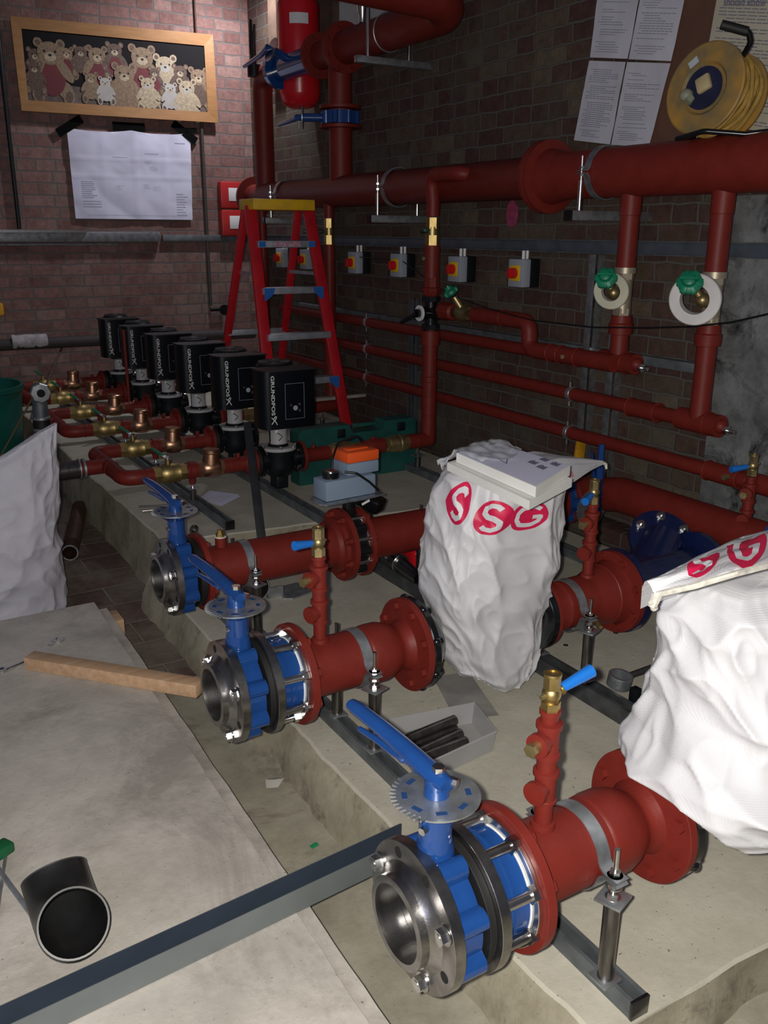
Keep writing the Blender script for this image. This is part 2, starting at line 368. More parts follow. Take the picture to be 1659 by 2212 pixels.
# ================================================================== foreground left: boards and loose things
rot = Matrix.Rotation(R(-1.6), 3, 'Z')
def sheet(label, x1, y0, y1, z0, z1, x0=-1.3):
    b = MB(); pts = dense([(x0, y0, 0), (x1-.062*0, y0, 0), (x1+.06, y1, 0), (x0, y1, 0), (x0, y0, 0)], .06)[:-1]; n = len(pts)
    pts = [V((p.x+noise.noise(V((p.x*9, p.y*9, z0*50)))*.003, p.y+noise.noise(V((p.x*7, p.y*5, 7)))*.003, 0)) for p in pts]
    b.v = [V((p.x, p.y, z1)) for p in pts]+[V((p.x, p.y, z0)) for p in pts]
    b.f = [tuple(range(n)), tuple(range(2*n-1, n-1, -1))]+[(k, (k+1) % n, n+(k+1) % n, n+k) for k in range(n)]; b.m = [0]*len(b.f)
    return tag(b.build('floor_board', BOARDM), label, 'board')
sheet('large dusty cement board forming the walkway over the trench', .672, 1.0, 3.50, .182, .200)
sheet('second cement board showing as a thin strip under the walkway board', .712, .9, 3.46, .162, .1805)
p = onZ(222, 1322, .16)
b = MB().bx(p.x-.10, p.x+.055, 3.36, 3.475, 0, .160, bev=.003)
tag(b.build('wood_block', PINE), 'short pale timber block propping the far corner of the walkway board', 'block')
for i, y in enumerate((1.3, 2.3)):
    tag(MB().bx(-.9, .55, y, y+.1, 0, .160).build('timber_bearer', PINE), ('near', 'middle')[i]+' timber bearer underneath the walkway board', 'timber')
# long steel track lying across board and plinth
def channel_u(b, p0, p1, w_, h, t=.0015, lip=0, inner=False):
    p0, p1 = V(p0), V(p1); d = (p1-p0).normalized(); sd = d.cross(Z_).normalized(); u2 = sd.cross(d)
    o = [(-w_/2, h), (-w_/2, 0), (w_/2, 0), (w_/2, h)]
    if lip: o = [(-w_/2+lip, h-lip*.9), (-w_/2+lip, h)]+o+[(w_/2-lip, h), (w_/2-lip, h-lip*.9)]
    inn = []
    n = len(o); o2 = [V((a, c)) for a, c in o]
    for i in range(n):
        a = o2[max(i-1, 0)]; c = o2[min(i+1, n-1)]
        d1 = (o2[i]-a).normalized() if i else (c-o2[i]).normalized(); d2 = (c-o2[i]).normalized() if i < n-1 else d1
        n1 = V((-d1.y, d1.x)); n2 = V((-d2.y, d2.x)); k = (n1+n2); k = k/max(.3, k.length_squared)*2
        inn.append(o2[i]+k*t)
    prof = [tuple(x) for x in o2]+[tuple(x) for x in reversed(inn)]
    k0 = len(b.f)+2+len(o2); b.prism(prof, p0, sd, u2, p1-p0)
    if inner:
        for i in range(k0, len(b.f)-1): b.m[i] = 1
    return b
A0, A1 = onZ(0, 2172, .262), onZ(865, 1778, .262)
B0, B1 = onZ(43, 2196, .262), onZ(895, 1800, .262)
dirn = (A1-A0).normalized(); A0 = A0-dirn*.5; mid = (B1-A1); wd = abs(mid.dot(dirn.cross(Z_).normalized()))
off = dirn.cross(Z_).normalized()*(.055/2)
b = MB(); channel_u(b, A0+off-Z_*.060, A1+off-Z_*.060, .055, .060, .0018, inner=True)
tag(b.build('steel_track', [mat('track_zinc', (.21, .235, .24), .42, .55, .12, 6), mat('track_dark_reflection', (.045, .06, .085), .5, .3, .1, 8)]), 'long galvanised steel stud track lying across the walkway board and trench', 'metal channel')  # inner faces darker: the dark reflection in the channel is put into the colour
# black weld elbow standing on end
b = MB(); r = .070
cen = onZ(162, 2018, .300); dn = V((-.06, -.60, .78)).normalized(); upv = V((-.05, .78, .60)); side = dn.cross(upv).normalized(); upv = side.cross(dn)
Rb = .148; bc = cen + upv*Rb
pp = [bc - upv*Rb*math.cos(t) + dn*0 - dn*Rb*math.sin(t) for t in [PI*.5*i/18 for i in range(19)]]
b.tube(pp, r, 40, caps=False); b.tube(pp, r-.0045, 40, caps=False)
tn = (pp[1]-pp[0]).normalized(); tn2 = (pp[-2]-pp[-1]).normalized()
lo = min(v.z for v in b.v); 
for v in b.v: v.z += .2003-lo
pp = [p_+Z_*(.2003-lo) for p_ in pp]
el = tag(b.build('pipe_elbow', mat('forged_black', (.018, .018, .018), .38, .3, .2, 20)), 'black butt weld pipe elbow standing on the walkway board', 'pipe elbow')
g = MB().ring(pp[0], tn, -.0005, .0035, r-.0046, r+.0003).ring(pp[-1], tn2, -.0005, .0035, r-.0046, r+.0003)
ORG[el.name] = V(el.location)
g.build('bevelled_edge', mat('bare_weld_edge', (.12, .12, .115), .4, .7), el)
# threaded rods at the left edge
P0, P1 = onZ(-60, 1800, .24), onZ(88, 2003, .212)
tag(MB().cyl(P0, P1, .006, n=12).build('threaded_rod', GALV), 'zinc threaded rod leaning beside the black elbow', 'rod')
P0, P1 = onZ(12, 1850, .215), onZ(-10, 2000, .208)
tag(MB().cyl(P0, P1, .004, n=10).build('thin_rod', GALV), 'thin bright rod at the left edge of the walkway board', 'rod')
p = onZ(2, 1835, .23)
tag(MB().box(p, (.05, .04, .028), 0, Matrix.Rotation(.5, 3, 'Z'), .006).build('plastic_clip', mat('clip_green', (.004, .09, .03), .5)), 'small dark green plastic clip on the board by the thin rod', 'clip')
# pine offcut
P0, P1 = onZ(62, 1415, .243), onZ(432, 1475, .243)
dd = (P1-P0).normalized(); P0.z = P1.z = .2235
b = MB().bar(P0, P1, .058, .046, 0, bev=.003)
tag(b.build('timber_offcut', PINE), 'pine timber batten lying across the walkway board edge', 'timber')
# spanners
def spanner_head(b, c, ax, ay, rr, th, open_=True):
    out = []
    for i in range(25):
        a = R(40)+i/24*R(280); out.append((math.cos(a)*rr, math.sin(a)*rr))
    inn = [(math.cos(R(320))*rr*.55, -rr*.38), (-rr*.12, -rr*.40), (-rr*.3, 0), (-rr*.12, rr*.40), (math.cos(R(40))*rr*.55, rr*.38)]
    b.prism(out+inn, c, ax, ay, Z_*th)
c = onZ(125, 1384, .201); ax = V((.75, .65, 0)).normalized()
b = MB(); spanner_head(b, c, ax, Z_.cross(ax), .024, .008); b.bar(c-ax*.02+Z_*.004, c-ax*.05+Z_*.004, .014, .006)
b = tag(b.build('open_spanner', ZINC), 'chrome open jaw spanner head poking out behind the timber batten', 'spanner')
P0, P1 = onZ(12, 1448, .208), onZ(66, 1420, .208)
b = MB().bar(P0, P1, .016, .007, bev=.002).ring(onZ(4, 1450, .2015), Z_, 0, .010, .009, .019, 24)
tag(b.build('ring_spanner', ZINC), 'ring spanner at the left edge by the end of the timber batten', 'spanner')
# green chip in the trench, paper scrap
p = onZ(679, 1828, .002)
tag(MB().box(p+Z_*.003, (.022, .012, .005), 0, Matrix.Rotation(.2, 3, 'Z')).build('plastic_fragment', mat('chip_green', (.01, .25, .09), .5)), 'tiny bright green plastic fragment on the trench floor', 'fragment')
p = onZ(592, 1695, .0)
b = MB(); b.add([p+V((-.03, -.01, .004)), p+V((.0, -.03, .008)), p+V((.035, .0, .012)), p+V((.02, .03, .003)), p+V((-.02, .02, .014)), p+V((0, 0, .018))], [(0, 1, 5), (1, 2, 5), (2, 3, 5), (3, 4, 5), (4, 0, 5), (0, 4, 3), (0, 3, 2), (0, 2, 1)])
tag(b.build('paper_scrap', mat('dusty_paper', (.42, .41, .36), .8)), 'crumpled dusty paper scrap on the trench floor', 'scrap')
# rusty pipe offcut leaning in the trench
P0, P1 = onZ(151, 1194, .045), onZ(172, 1096, .06)
b = MB().cyl(P0, P1, .043, n=32, caps=False).cyl(P0, P1, .037, n=32, caps=False)
pr = tag(b.build('pipe_offcut', RUST), 'rust brown pipe offcut lying in the back of the trench', 'pipe'); ORG[pr.name] = V(pr.location)
MB().ring(P0, P0-P1, -.001, .0035, .036, .0435).build('cut_end', GALV, pr)

# ================================================================== strut rails on the plinths
def rail(x0, x1, y0, y1, z0, h, label, m=GALVD, cap=False, mi=None):
    t = T('strut_rail', label, 'strut', ((x0+x1)/2, y0, z0), 'mounting rails on the plinths')
    b = MB(); channel_u(b, ((x0+x1)/2, y1, z0), ((x0+x1)/2, y0, z0), x1-x0, h, .0025, lip=(x1-x0)*.22)
    b.build('channel', m, t)
    if cap:
        MB().bx(x0-.001, x1+.001, y0-.004, y0+.004, z0-.001, z0+h+.001, bev=.001).build('end_cap', BLK, t)
    return t
rail(1.150, 1.195, .945, 3.45, .150, .043, 'nearest galvanised strut rail supporting the three red pipe inlets', cap=True)
rail(1.955, 2.012, .95, 3.45, .150, .060, 'wide black and grey strut rail between the two white sacks', m=mat('rail_dark', (.085, .09, .095), .5, .5, .3, 20))
rail(2.86, 2.91, 1.5, 3.55, .150, .045, 'strut rail along the foot of the brick wall behind the dark blue strainer')
rail(1.88, 1.93, 3.68, 7.5, .28, .043, 'strut rail under the middle of the six pumps')
rail(1.45, 1.495, 3.87, 7.5, .28, .043, 'strut rail under the brass valves left of the pumps', cap=True)
rail(2.80, 2.845, 3.72, 7.5, .28, .043, 'strut rail on the rear plinth beside the brick wall')

# ================================================================== large valves and pipes
Z0 = .44
BX = .80      # valve body station along the pipe
def lug_valve(loc, label):
    t = T('butterfly_valve', label, 'valve', loc, 'blue lever butterfly valves'); o = V(loc)
    MB().cyl(o-X_*.0165, o-X_*.0125, .073, n=48).build('valve_disc', STEELD, t)
    out = []
    for i in range(128):
        a = 2*PI*i/128; k = max(0, math.cos(8*a))**.55 if math.cos(8*a) > 0 else 0
        rr = .116+.026*k; out.append((rr*math.sin(a+R(22.5)), rr*math.cos(a+R(22.5))))
    b = MB(); b.prism(out, o-X_*.012, Y_, Z_, X_*.054)
    b.lathe(o-X_*.012, X_, [(-.004, .07), (-.004, .105), (0, .105), (.054, .105), (.060, .10), (.060, .07)], 48)
    b.cyl(o+V((.013, 0, .105)), o+V((.013, 0, .165)), .040, .031); b.cyl(o+V((.013, 0, .165)), o+V((.013, 0, .222)), .031)
    b.cyl(o+V((.013, 0, .215)), o+V((.013, 0, .232)), .034, .055, n=24)
    b.box(o+V((.013, 0, .236)), (.086, .086, .012), 0, Matrix.Rotation(R(45), 3, 'Z'), .012)
    b.build('valve_body', BLUE, t)
    MB().hexa(o+V((-.018, -.012, .19)), (-1, -.3, 0), .010, .008).build('neck_bolt', ZINC, t)
    # notched throttle plate
    c = o+V((.013, 0, .243)); pl = []
    for i in range(180):
        a = 2*PI*i/180; rr = .080
        if R(110) < a < R(222): rr = .084 if i % 4 < 2 else .073
        pl.append((rr*math.cos(a), rr*math.sin(a)))
    MB().prism(pl, c, X_, Y_, Z_*.0035).build('notch_plate', GALV, t)
    for a in range(0, 360, 45):
        d = V((math.cos(R(a+20)), math.sin(R(a+20)), 0)); sd = Z_.cross(d)
        MB().box(c+d*.058+Z_*.0037, (.010, .020, .0006), 0, Matrix((d, sd, Z_)).transposed(), 0).build('plate_slot', mat('slot_shadow_blue', (.01, .04, .13), .6), t)
    # lever
    h0 = c+Z_*.004; hd = V((-.085, 1, .075)).normalized()
    b = MB().cyl(h0, h0+Z_*.036, .024, .022, n=24)
    L0 = h0+Z_*.034; n = 14; pts = [L0-hd*.03]+[L0+hd*(.275*i/n)+Z_*(.005*math.sin(PI*i/n)) for i in range(n+1)]
    b.tube(pts, [.014, .022]+[.020-.004*i/n for i in range(n)]+[.012][:1]*0, 14, flat=.8) if False else b.tube(pts, [.016]+[.021-.005*i/n for i in range(n)]+[.013], 14, flat=.82)
    lever = b.build('lever', BLUE, t)
    tr = [L0+hd*.07-Z_*.016, L0+hd*.13-Z_*.026, L0+hd*.18-Z_*.030, L0+hd*.245-Z_*.040]
    b = MB().tube(tr, [.007, .008, .007, .0055], 10); b.ball(L0+hd*.10-Z_*.018, .012).ball(L0+hd*.055-Z_*.016, .010)
    b.build('trigger', BLUE, lever)
    MB().hexa(L0-hd*.004+Z_*.015, Z_, .010, .012).build('lever_bolt', ZINC, lever); MB().hexa(L0-hd*.012+V((.012, -.006, 0)), (.6, -1, 0), .018, .009).build('lever_bolt', ZINC, lever)
    return t
def end_flange(loc, label):
    t = T('steel_flange', label, 'flange', loc, 'bare steel end flanges'); o = V(loc)
    b = MB().lathe(o, -X_, [(.014, .074), (.014, .1425), (.036, .1425), (.037, .141), (.038, .105), (.046, .094), (.054, .088), (.070, .087), (.0705, .083), (.071, .073), (.06, .072), (.014, .074)], 72)
    b.build('weld_neck', STEEL, t)
    for a in (112.5+45, 22.5, -22.5-45):   # measured from the near side (-Y) towards up
        d = V((0, -math.cos(R(a)), math.sin(R(a)))); p = o+d*.120-X_*.038
        MB().cyl(p, p-X_*.003, .019, n=24).hexa(p-X_*.003, -X_, .013, .0155).cyl(p-X_*.016, p-X_*.017, .009, n=12).build('bolt', ZINC, t)
    for a in (67.5, 112.5, -22.5, -112.5, 202.5):
        d = V((0, -math.cos(R(a)), math.sin(R(a)))); p = o+d*.120-X_*.0376
        MB().cyl(p, p-X_*.0006, .011, n=20).build('bolt_hole', HOLE, t)
    return t
def adaptor(loc, label):
    t = T('flange_adaptor', label, 'coupling', loc, 'blue studded flange adaptors'); o = V(loc)
    MB().ring(o, X_, .050, .066, .07, .128).build('rubber_seal', RUB, t)
    MB().ring(o, X_, .066, .088, .08, .1430, 64).build('backing_ring', STEEL, t)
    MB().lathe(o, X_, [(.088, .06), (.088, .098), (.094, .108), (.118, .108), (.121, .112), (.126, .112), (.128, .108), (.150, .108), (.155, .110), (.156, .07)], 64).build('barrel', BLUE, t)
    MB().ring(o, X_, .1555, .159, .07, .113, 64).build('white_gasket', WHITE, t)
    MB().ring(o, X_, .159, .169, .08, .1300, 64).build('steel_face', ZINC, t)
    for k in range(8):
        a = R(22.5+45*k); d = V((0, math.cos(a), math.sin(a))); p = o+d*.120
        MB().cyl(p+X_*.088, p+X_*.172, .0105, n=14).hexa(p+X_*.150, X_, .018, .017).hexa(p+X_*.088, X_, .006, .016).build('stud', ZINC if k % 2 else STEEL, t)
    return t
def big_pipe(loc, label):
    t = T('red_pipe', label, 'pipe', loc, 'short red oxide inlet pipes'); o = V(loc)
    f0 = .169
    b = MB().lathe(o, X_, [(f0, .06), (f0, .145), (f0+.001, .146), (f0+.021, .146), (f0+.022, .145), (f0+.022, .098), (f0+.034, .094), (f0+.05, .086), (f0+.052, .084), (.400, .084), (.404, .087), (.408, .088), (.43, .0905), (.46, .090), (.485, .083), (.505, .073), (.512, .069), (.52, .068), (.533, .073), (.547, .081), (.549, .100), (.549, .143), (.550, .1445), (.569, .1445), (.570, .143), (.570, .06)], 72)
    for k in range(8):
        a = R(22.5+45*k); d = V((0, math.cos(a), math.sin(a)))
        b.hexa(o+X_*(f0+.022)+d*.120, X_, .014, .016); b.hexa(o+X_*.549+d*.120, -X_, .012, .015)
    b.build('pipe_body', RED, t)
    return t
def bellows(loc, label):
    t = T('rubber_bellows', label, 'coupling', loc, 'black rubber bellows flanges'); o = V(loc)
    MB().lathe(o, X_, [(0, .06), (0, .140), (.004, .143), (.022, .143), (.024, .14), (.024, .125), (.035, .118), (.06, .10), (.07, .09), (.07, .06)], 56).build('bellows', BLK, t)
    for k in range(8):
        a = R(22.5+45*k); d = V((0, math.cos(a), math.sin(a))); p = o+d*.128
        b = MB().ball(p+X_*.012+d*.010, .014, sc=(1, 1, 1)).hexa(p+X_*.024, X_, .012, .013); b.build('lug', BLK, t)
    return t
def riser_stack(loc, label, base=.08, h=.36):
    """little column of screwed fittings: two tees with side stubs"""
    t = T('riser_fittings', label, 'pipe fitting', loc, 'thin red risers with two tees'); o = V(loc)
    z = base
    seg = [(z, .026), (z+.012, .024), (z+.014, .0185), (z+.058, .0185), (z+.060, .024), (z+.066, .024), (z+.068, .0215), (z+.118, .0215), (z+.120, .026), (z+.130, .026), (z+.132, .020), (z+.158, .020), (z+.160, .025), (z+.170, .025), (z+.172, .0215), (z+.222, .0215), (z+.224, .026), (z+.234, .026), (z+.236, .017), (z+.252, .018), (z+.254, .021), (z+.262, .021), (z+.263, .005)]
    b = MB().lathe(o, Z_, seg, 24)
    sd = V((-.80, -.25, 0)).normalized()
    for zz in (z+.094, z+.20):
        b.cyl(o+Z_*zz, o+Z_*zz+sd*.036, .0185, n=20); b.cyl(o+Z_*zz+sd*.030, o+Z_*zz+sd*.042, .024, n=20)
    b.build('stem', RED, t)
    MB().cyl(o+Z_*(z+.20)+sd*.042, o+Z_*(z+.20)+sd*.058, .012, n=12).hexa(o+Z_*(z+.20)+sd*.056, sd, .010, .014).build('brass_plug', BRASSD, t)
    return t
def small_valve(loc, label, hd, m=BRASS, hl=.062):
    t = T('ball_valve', label, 'valve', loc, 'small brass valves with blue sleeved levers'); o = V(loc); hd = V(hd).normalized()
    b = MB().hexa(o, Z_, .024, .019).ball(o+Z_*.040, .019).cyl(o+Z_*.02, o+Z_*.058, .014).hexa(o+Z_*.052, Z_, .030, .017).ring(o+Z_*.078, Z_, 0, .006, .011, .0175)
    sd = hd.cross(Z_).normalized(); fr = (hd*.4-sd).normalized()
    b.cyl(o+Z_*.040, o+Z_*.040+hd*.026, .008, n=12); b.hexa(o+Z_*.040+hd*.022, hd, .006, .011)
    b.build('brass_body', m, t)
    MB().cyl(o+Z_*.042+hd*.024, o+Z_*.050+hd*(.024+hl), .0095, .0135, n=18).build('lever_sleeve', BLUEH, t)
    MB().cyl(o+Z_*.042-hd*.014, o+Z_*.041-hd*.026, .005, n=10).build('lever_nut', BRASSD, t)
    return t
def support(loc, label, zr=.193, r=.0855, zc=None, far=True):
    """strap clamp on two threaded rods standing on tube legs"""
    t = T('pipe_support', label, 'pipe support', loc, 'strap clamps on tube legs'); o = V(loc)
    zb = zr
    b = MB()
    out = [(r*math.cos(R(a)), r*math.sin(R(a))) for a in range(12, 169, 6)]
    strap = [(r+.047, .003), (r+.012, .003), (r+.004, .008)]+out+[(-r-.004, .008), (-r-.012, .003), (-r-.047, .003)]
    o2 = [(x*(1+.0035/r)+(0 if abs(x) < r+.005 else 0), y+.0035 if abs(x) > r else y*(1+.0035/r)) for x, y in strap]
    b.prism(strap+list(reversed(o2)), o-X_*.016, Y_, Z_, X_*.032)
    s2 = [(x, -y) for x, y in strap]; o3 = [(x, -y) for x, y in o2]
    b.prism(s2+list(reversed(o3)), o-X_*.016, Y_, Z_, X_*.032)
    b.build('clamp_strap', GALV, t)
    for s in (-1, 1) if far else (-1,):
        y = s*(r+.030); c = o+Y_*y
        MB().cyl(V((c.x, c.y, zb+.004)), V((c.x, c.y, o.z-.052)), .017, n=24).build('leg', TUBE, t)
        MB().box(V((c.x, c.y, o.z-.049)), (.056, .056, .006), 0, Matrix.Rotation(R(20), 3, 'Z'), .001).build('washer_plate', GALV, t); MB().box(V((c.x, c.y, zb+.002)), (.050, .050, .006), 0, None, .001).build('foot_plate', GALV, t)
        rod = MB().cyl(V((c.x, c.y, o.z-.046)), V((c.x, c.y, o.z+.066)), .0058, n=12).build('threaded_rod', ZINC, t)
        for zz in (-.045, -.020, .0065): MB().hexa(c+Z_*zz, Z_, .010, .0115).cyl(c+Z_*(zz-.0022), c+Z_*zz, .016, n=18).build('nut', ZINC, rod)
    return t
CX, CY, BDX = .785, 1.135, .012
v1 = lug_valve((CX, CY, Z0), 'nearest blue butterfly valve, its lever pointing at the plastic tray')
v2 = dup(v1, (BDX, .975, 0), 'middle blue butterfly valve between the nearest and the farthest pipe lines')
v3 = dup(v1, (.135+BDX, 1.885, 0), 'farthest of the three blue lever butterfly valves, by the rear plinth corner')
f1 = end_flange((CX, CY, Z0), 'bare steel end flange of the nearest pipe line with bright hex bolts')
dup(f1, (BDX, .975, 0), 'bare steel end flange of the middle pipe line beside the timber batten')
dup(f1, (.135+BDX, 1.885, 0), 'bare steel end flange of the farthest pipe line')
a1 = adaptor((CX, CY, Z0), 'blue flange adaptor with long studs in the nearest pipe line')
dup(a1, (BDX, .975, 0), 'blue flange adaptor with long studs in the middle pipe line')
p1 = big_pipe((CX, CY, Z0), 'nearest short red pipe, running into the large white sack on the right')
dup(p1, (BDX, .975, 0), 'middle short red pipe ending at the black flange by the central sack')
e1 = bellows((CX+.571, CY, Z0), 'black rubber flange half hidden under the right hand sack')
dup(e1, (BDX, .975, 0), 'black rubber flange touching the foot of the central white sack')
r1 = riser_stack((1.058, CY, Z0), 'nearest red riser stack with brass plugged upper tee')
dup(r1, (.002, .975, 0), 'red riser stack on the middle pipe line')
small_valve((1.058, CY, Z0+.335), 'nearest brass valve, blue lever pointing right', (1, -.02, .14), hl=.075)
small_valve((1.060, CY+.975, Z0+.343), 'brass valve with pale blue lever pointing left in front of the long red pipe', (-1, -.25, 0), BRASSD)
s1 = support((1.150, CY, Z0), 'nearest clamp and tube leg support at the end of the strut rail')
dup(s1, (.024, .975, 0), 'clamp and twin tube legs under the middle red pipe')
dup(s1, (.048, 1.885, 0), 'clamp and twin tube legs under the farthest, longest red pipe')
# long farthest pipe
t = T('red_pipe', 'long farthest red pipe running behind the central white sack', 'pipe', (1.0, 3.02, Z0)); o = V((0, 3.02, Z0))
b = MB().lathe(o, X_, [(1.010, .06), (1.010, .144), (1.030, .144), (1.031, .10), (1.05, .086), (1.052, .084), (1.57, .084), (1.585, .095), (1.59, .11), (1.605, .112), (1.606, .148), (1.628, .148), (1.629, .06)], 72)
for k in range(8):
    d = V((0, math.cos(R(22.5+45*k)), math.sin(R(22.5+45*k))))
    b.hexa(o+X_*1.606+d*.124, -X_, .018, .016); b.cyl(o+X_*1.588+d*.124, o+X_*1.575+d*.124, .009, n=10); b.hexa(o+X_*1.031+d*.120, X_, .014, .016)
b.cyl(o+V((1.11, 0, .07)), o+V((1.11, 0, .118)), .021)
b.build('pipe_body', RED, t)
MB().ring(o+V((1.11, 0, .118)), Z_, 0, .003, .01, .022).build('seal_ring', WHITE, t)
MB().hexa(o+V((1.11, 0, .121)), Z_, .014, .017).hexa(o+V((1.11, 0, .135)), Z_, .012, .012).build('brass_cap', BRASS, t)
MB().ring((.985, 3.02, Z0), X_, 0, .024, .07, .128).build('gasket_ring', RUB, T('rubber_gasket', 'black gasket behind the farthest blue valve', 'gasket', (.985, 3.02, Z0)))
# black control valve with actuator on the farthest pipe
t = T('actuated_valve', 'black butterfly valve carrying the grey and orange actuator', 'valve', (1.63, 3.02, Z0))
out = [((.118+.02*max(0, math.cos(8*a)))*math.sin(a), (.118+.02*max(0, math.cos(8*a)))*math.cos(a)) for a in [2*PI*i/96 for i in range(96)]]
b = MB().prism(out, o+X_*1.632, Y_, Z_, X_*.052).cyl(o+V((1.657, 0, .10)), o+V((1.657, 0, .185)), .027); b.build('valve_body', BLK, t)
MB().ring(o, X_, 1.684, 1.689, .06, .122).build('steel_rim', ZINC, t)
for k in range(8):
    d = V((0, math.cos(R(22.5+45*k)), math.sin(R(22.5+45*k)))); MB().cyl(o+X_*1.629+d*.124, o+X_*1.715+d*.124, .009, n=12).build('stud', ZINC, t)
t = T('valve_actuator', 'grey actuator box with orange lid above the black valve', 'actuator', (1.65, 3.05, .63))
Ra = Matrix.Rotation(R(4), 3, 'Z'); ac = V((1.655, 3.05, 0))
def la(x, y, z): return ac+Ra@V((x, y, 0))+Z_*z
pl = [(-.15, -.05), (-.13, -.075), (.05, -.085), (.15, -.07), (.155, .05), (-.12, .06), (-.155, .02)]
MB().prism(pl, la(0, 0, .628), Ra@X_, Ra@Y_, Z_*.006).build('mounting_plate', GALV, t)
MB().box(la(0, 0, .676), (.235, .10, .082), 0, Ra, .006).build('gear_case', GREYB, t)
MB().box(la(.075, .035, .742), (.150, .12, .050), 0, Ra, .006).build('motor_case', GREYB, t)
MB().box(la(.075, .035, .789), (.152, .122, .044), 0, Ra, .007).box(la(.075, .035, .806), (.10, .04, .020), 0, Ra, .005).build('motor_lid', ORANGE, t)
MB().cyl(la(-.065, 0, .717), la(-.065, 0, .742), .034).build('indicator_ring', BLK, t)
MB().cyl(la(-.065, 0, .742), la(-.065, 0, .748), .024).build('indicator_disc', ZINC, t)
MB().tube(path([la(-.06, 0, .748), la(-.05, .01, .79), la(.0, .05, .84), la(.09, .05, .86), la(.12, .06, .83)], .03), .0045, 10).tube(path([la(-.02, -.03, .74), la(.02, -.055, .735), la(.08, -.06, .69), la(.13, -.05, .645)], .03), .005, 10).build('cable', CABLE, t)
MB().bar(la(.135, .055, .81), la(.125, .045, .64), .03, .02, bev=.004).build('cable_clip', BLK, t)
# drill left behind the valve
t = T('cordless_drill', 'black cordless drill with its battery behind the actuator', 'drill', (1.86, 3.2, .5))
c = V((1.80, 3.10, .575))
MB().box(c, (.085, .12, .060), 0, Matrix.Rotation(R(30), 3, 'Z') @ Matrix.Rotation(R(20), 3, 'X'), .012).build('battery', BLK, t)
MB().bar(c+V((.01, .03, -.02)), c+V((.06, .14, -.17)), .045, .05, bev=.014).build('grip', RUB, t)
MB().bar(c+V((.02, .12, -.18)), c+V((.14, .18, -.20)), .065, .07, bev=.02).build('motor_housing', BLKM, t)
q = onY(790, 1086, 3.03)
MB().bar(q+V((-.018, 0, -.005)), q+V((.018, 0, .008)), .002, .010).build('rating_label', WHITE, t)
# pipe right of the actuator
t = T('red_pipe', 'red pipe between the actuator valve and the central sack', 'pipe', (1.72, 3.02, Z0))
b = MB().lathe(o, X_, [(1.690, .06), (1.690, .142), (1.708, .143), (1.709, .10), (1.725, .085), (2.30, .084), (2.31, .06)], 72)
for k in range(8):
    d = V((0, math.cos(R(22.5+45*k)), math.sin(R(22.5+45*k)))); b.hexa(o+X_*1.709+d*.122, X_, .012, .015)
b.build('pipe_body', RED, t)
dup(s1, (.93, 1.885, 0), 'clamp and tube legs on the red pipe just behind the central sack')
MB().ring((2.30, 3.02, Z0), X_, 0, .03, .05, .1).build('coupling_ring', GALVD, T('pipe_coupling', 'grey coupling ring on the pipe behind the central sack', 'coupling', (2.30, 3.02, Z0)))

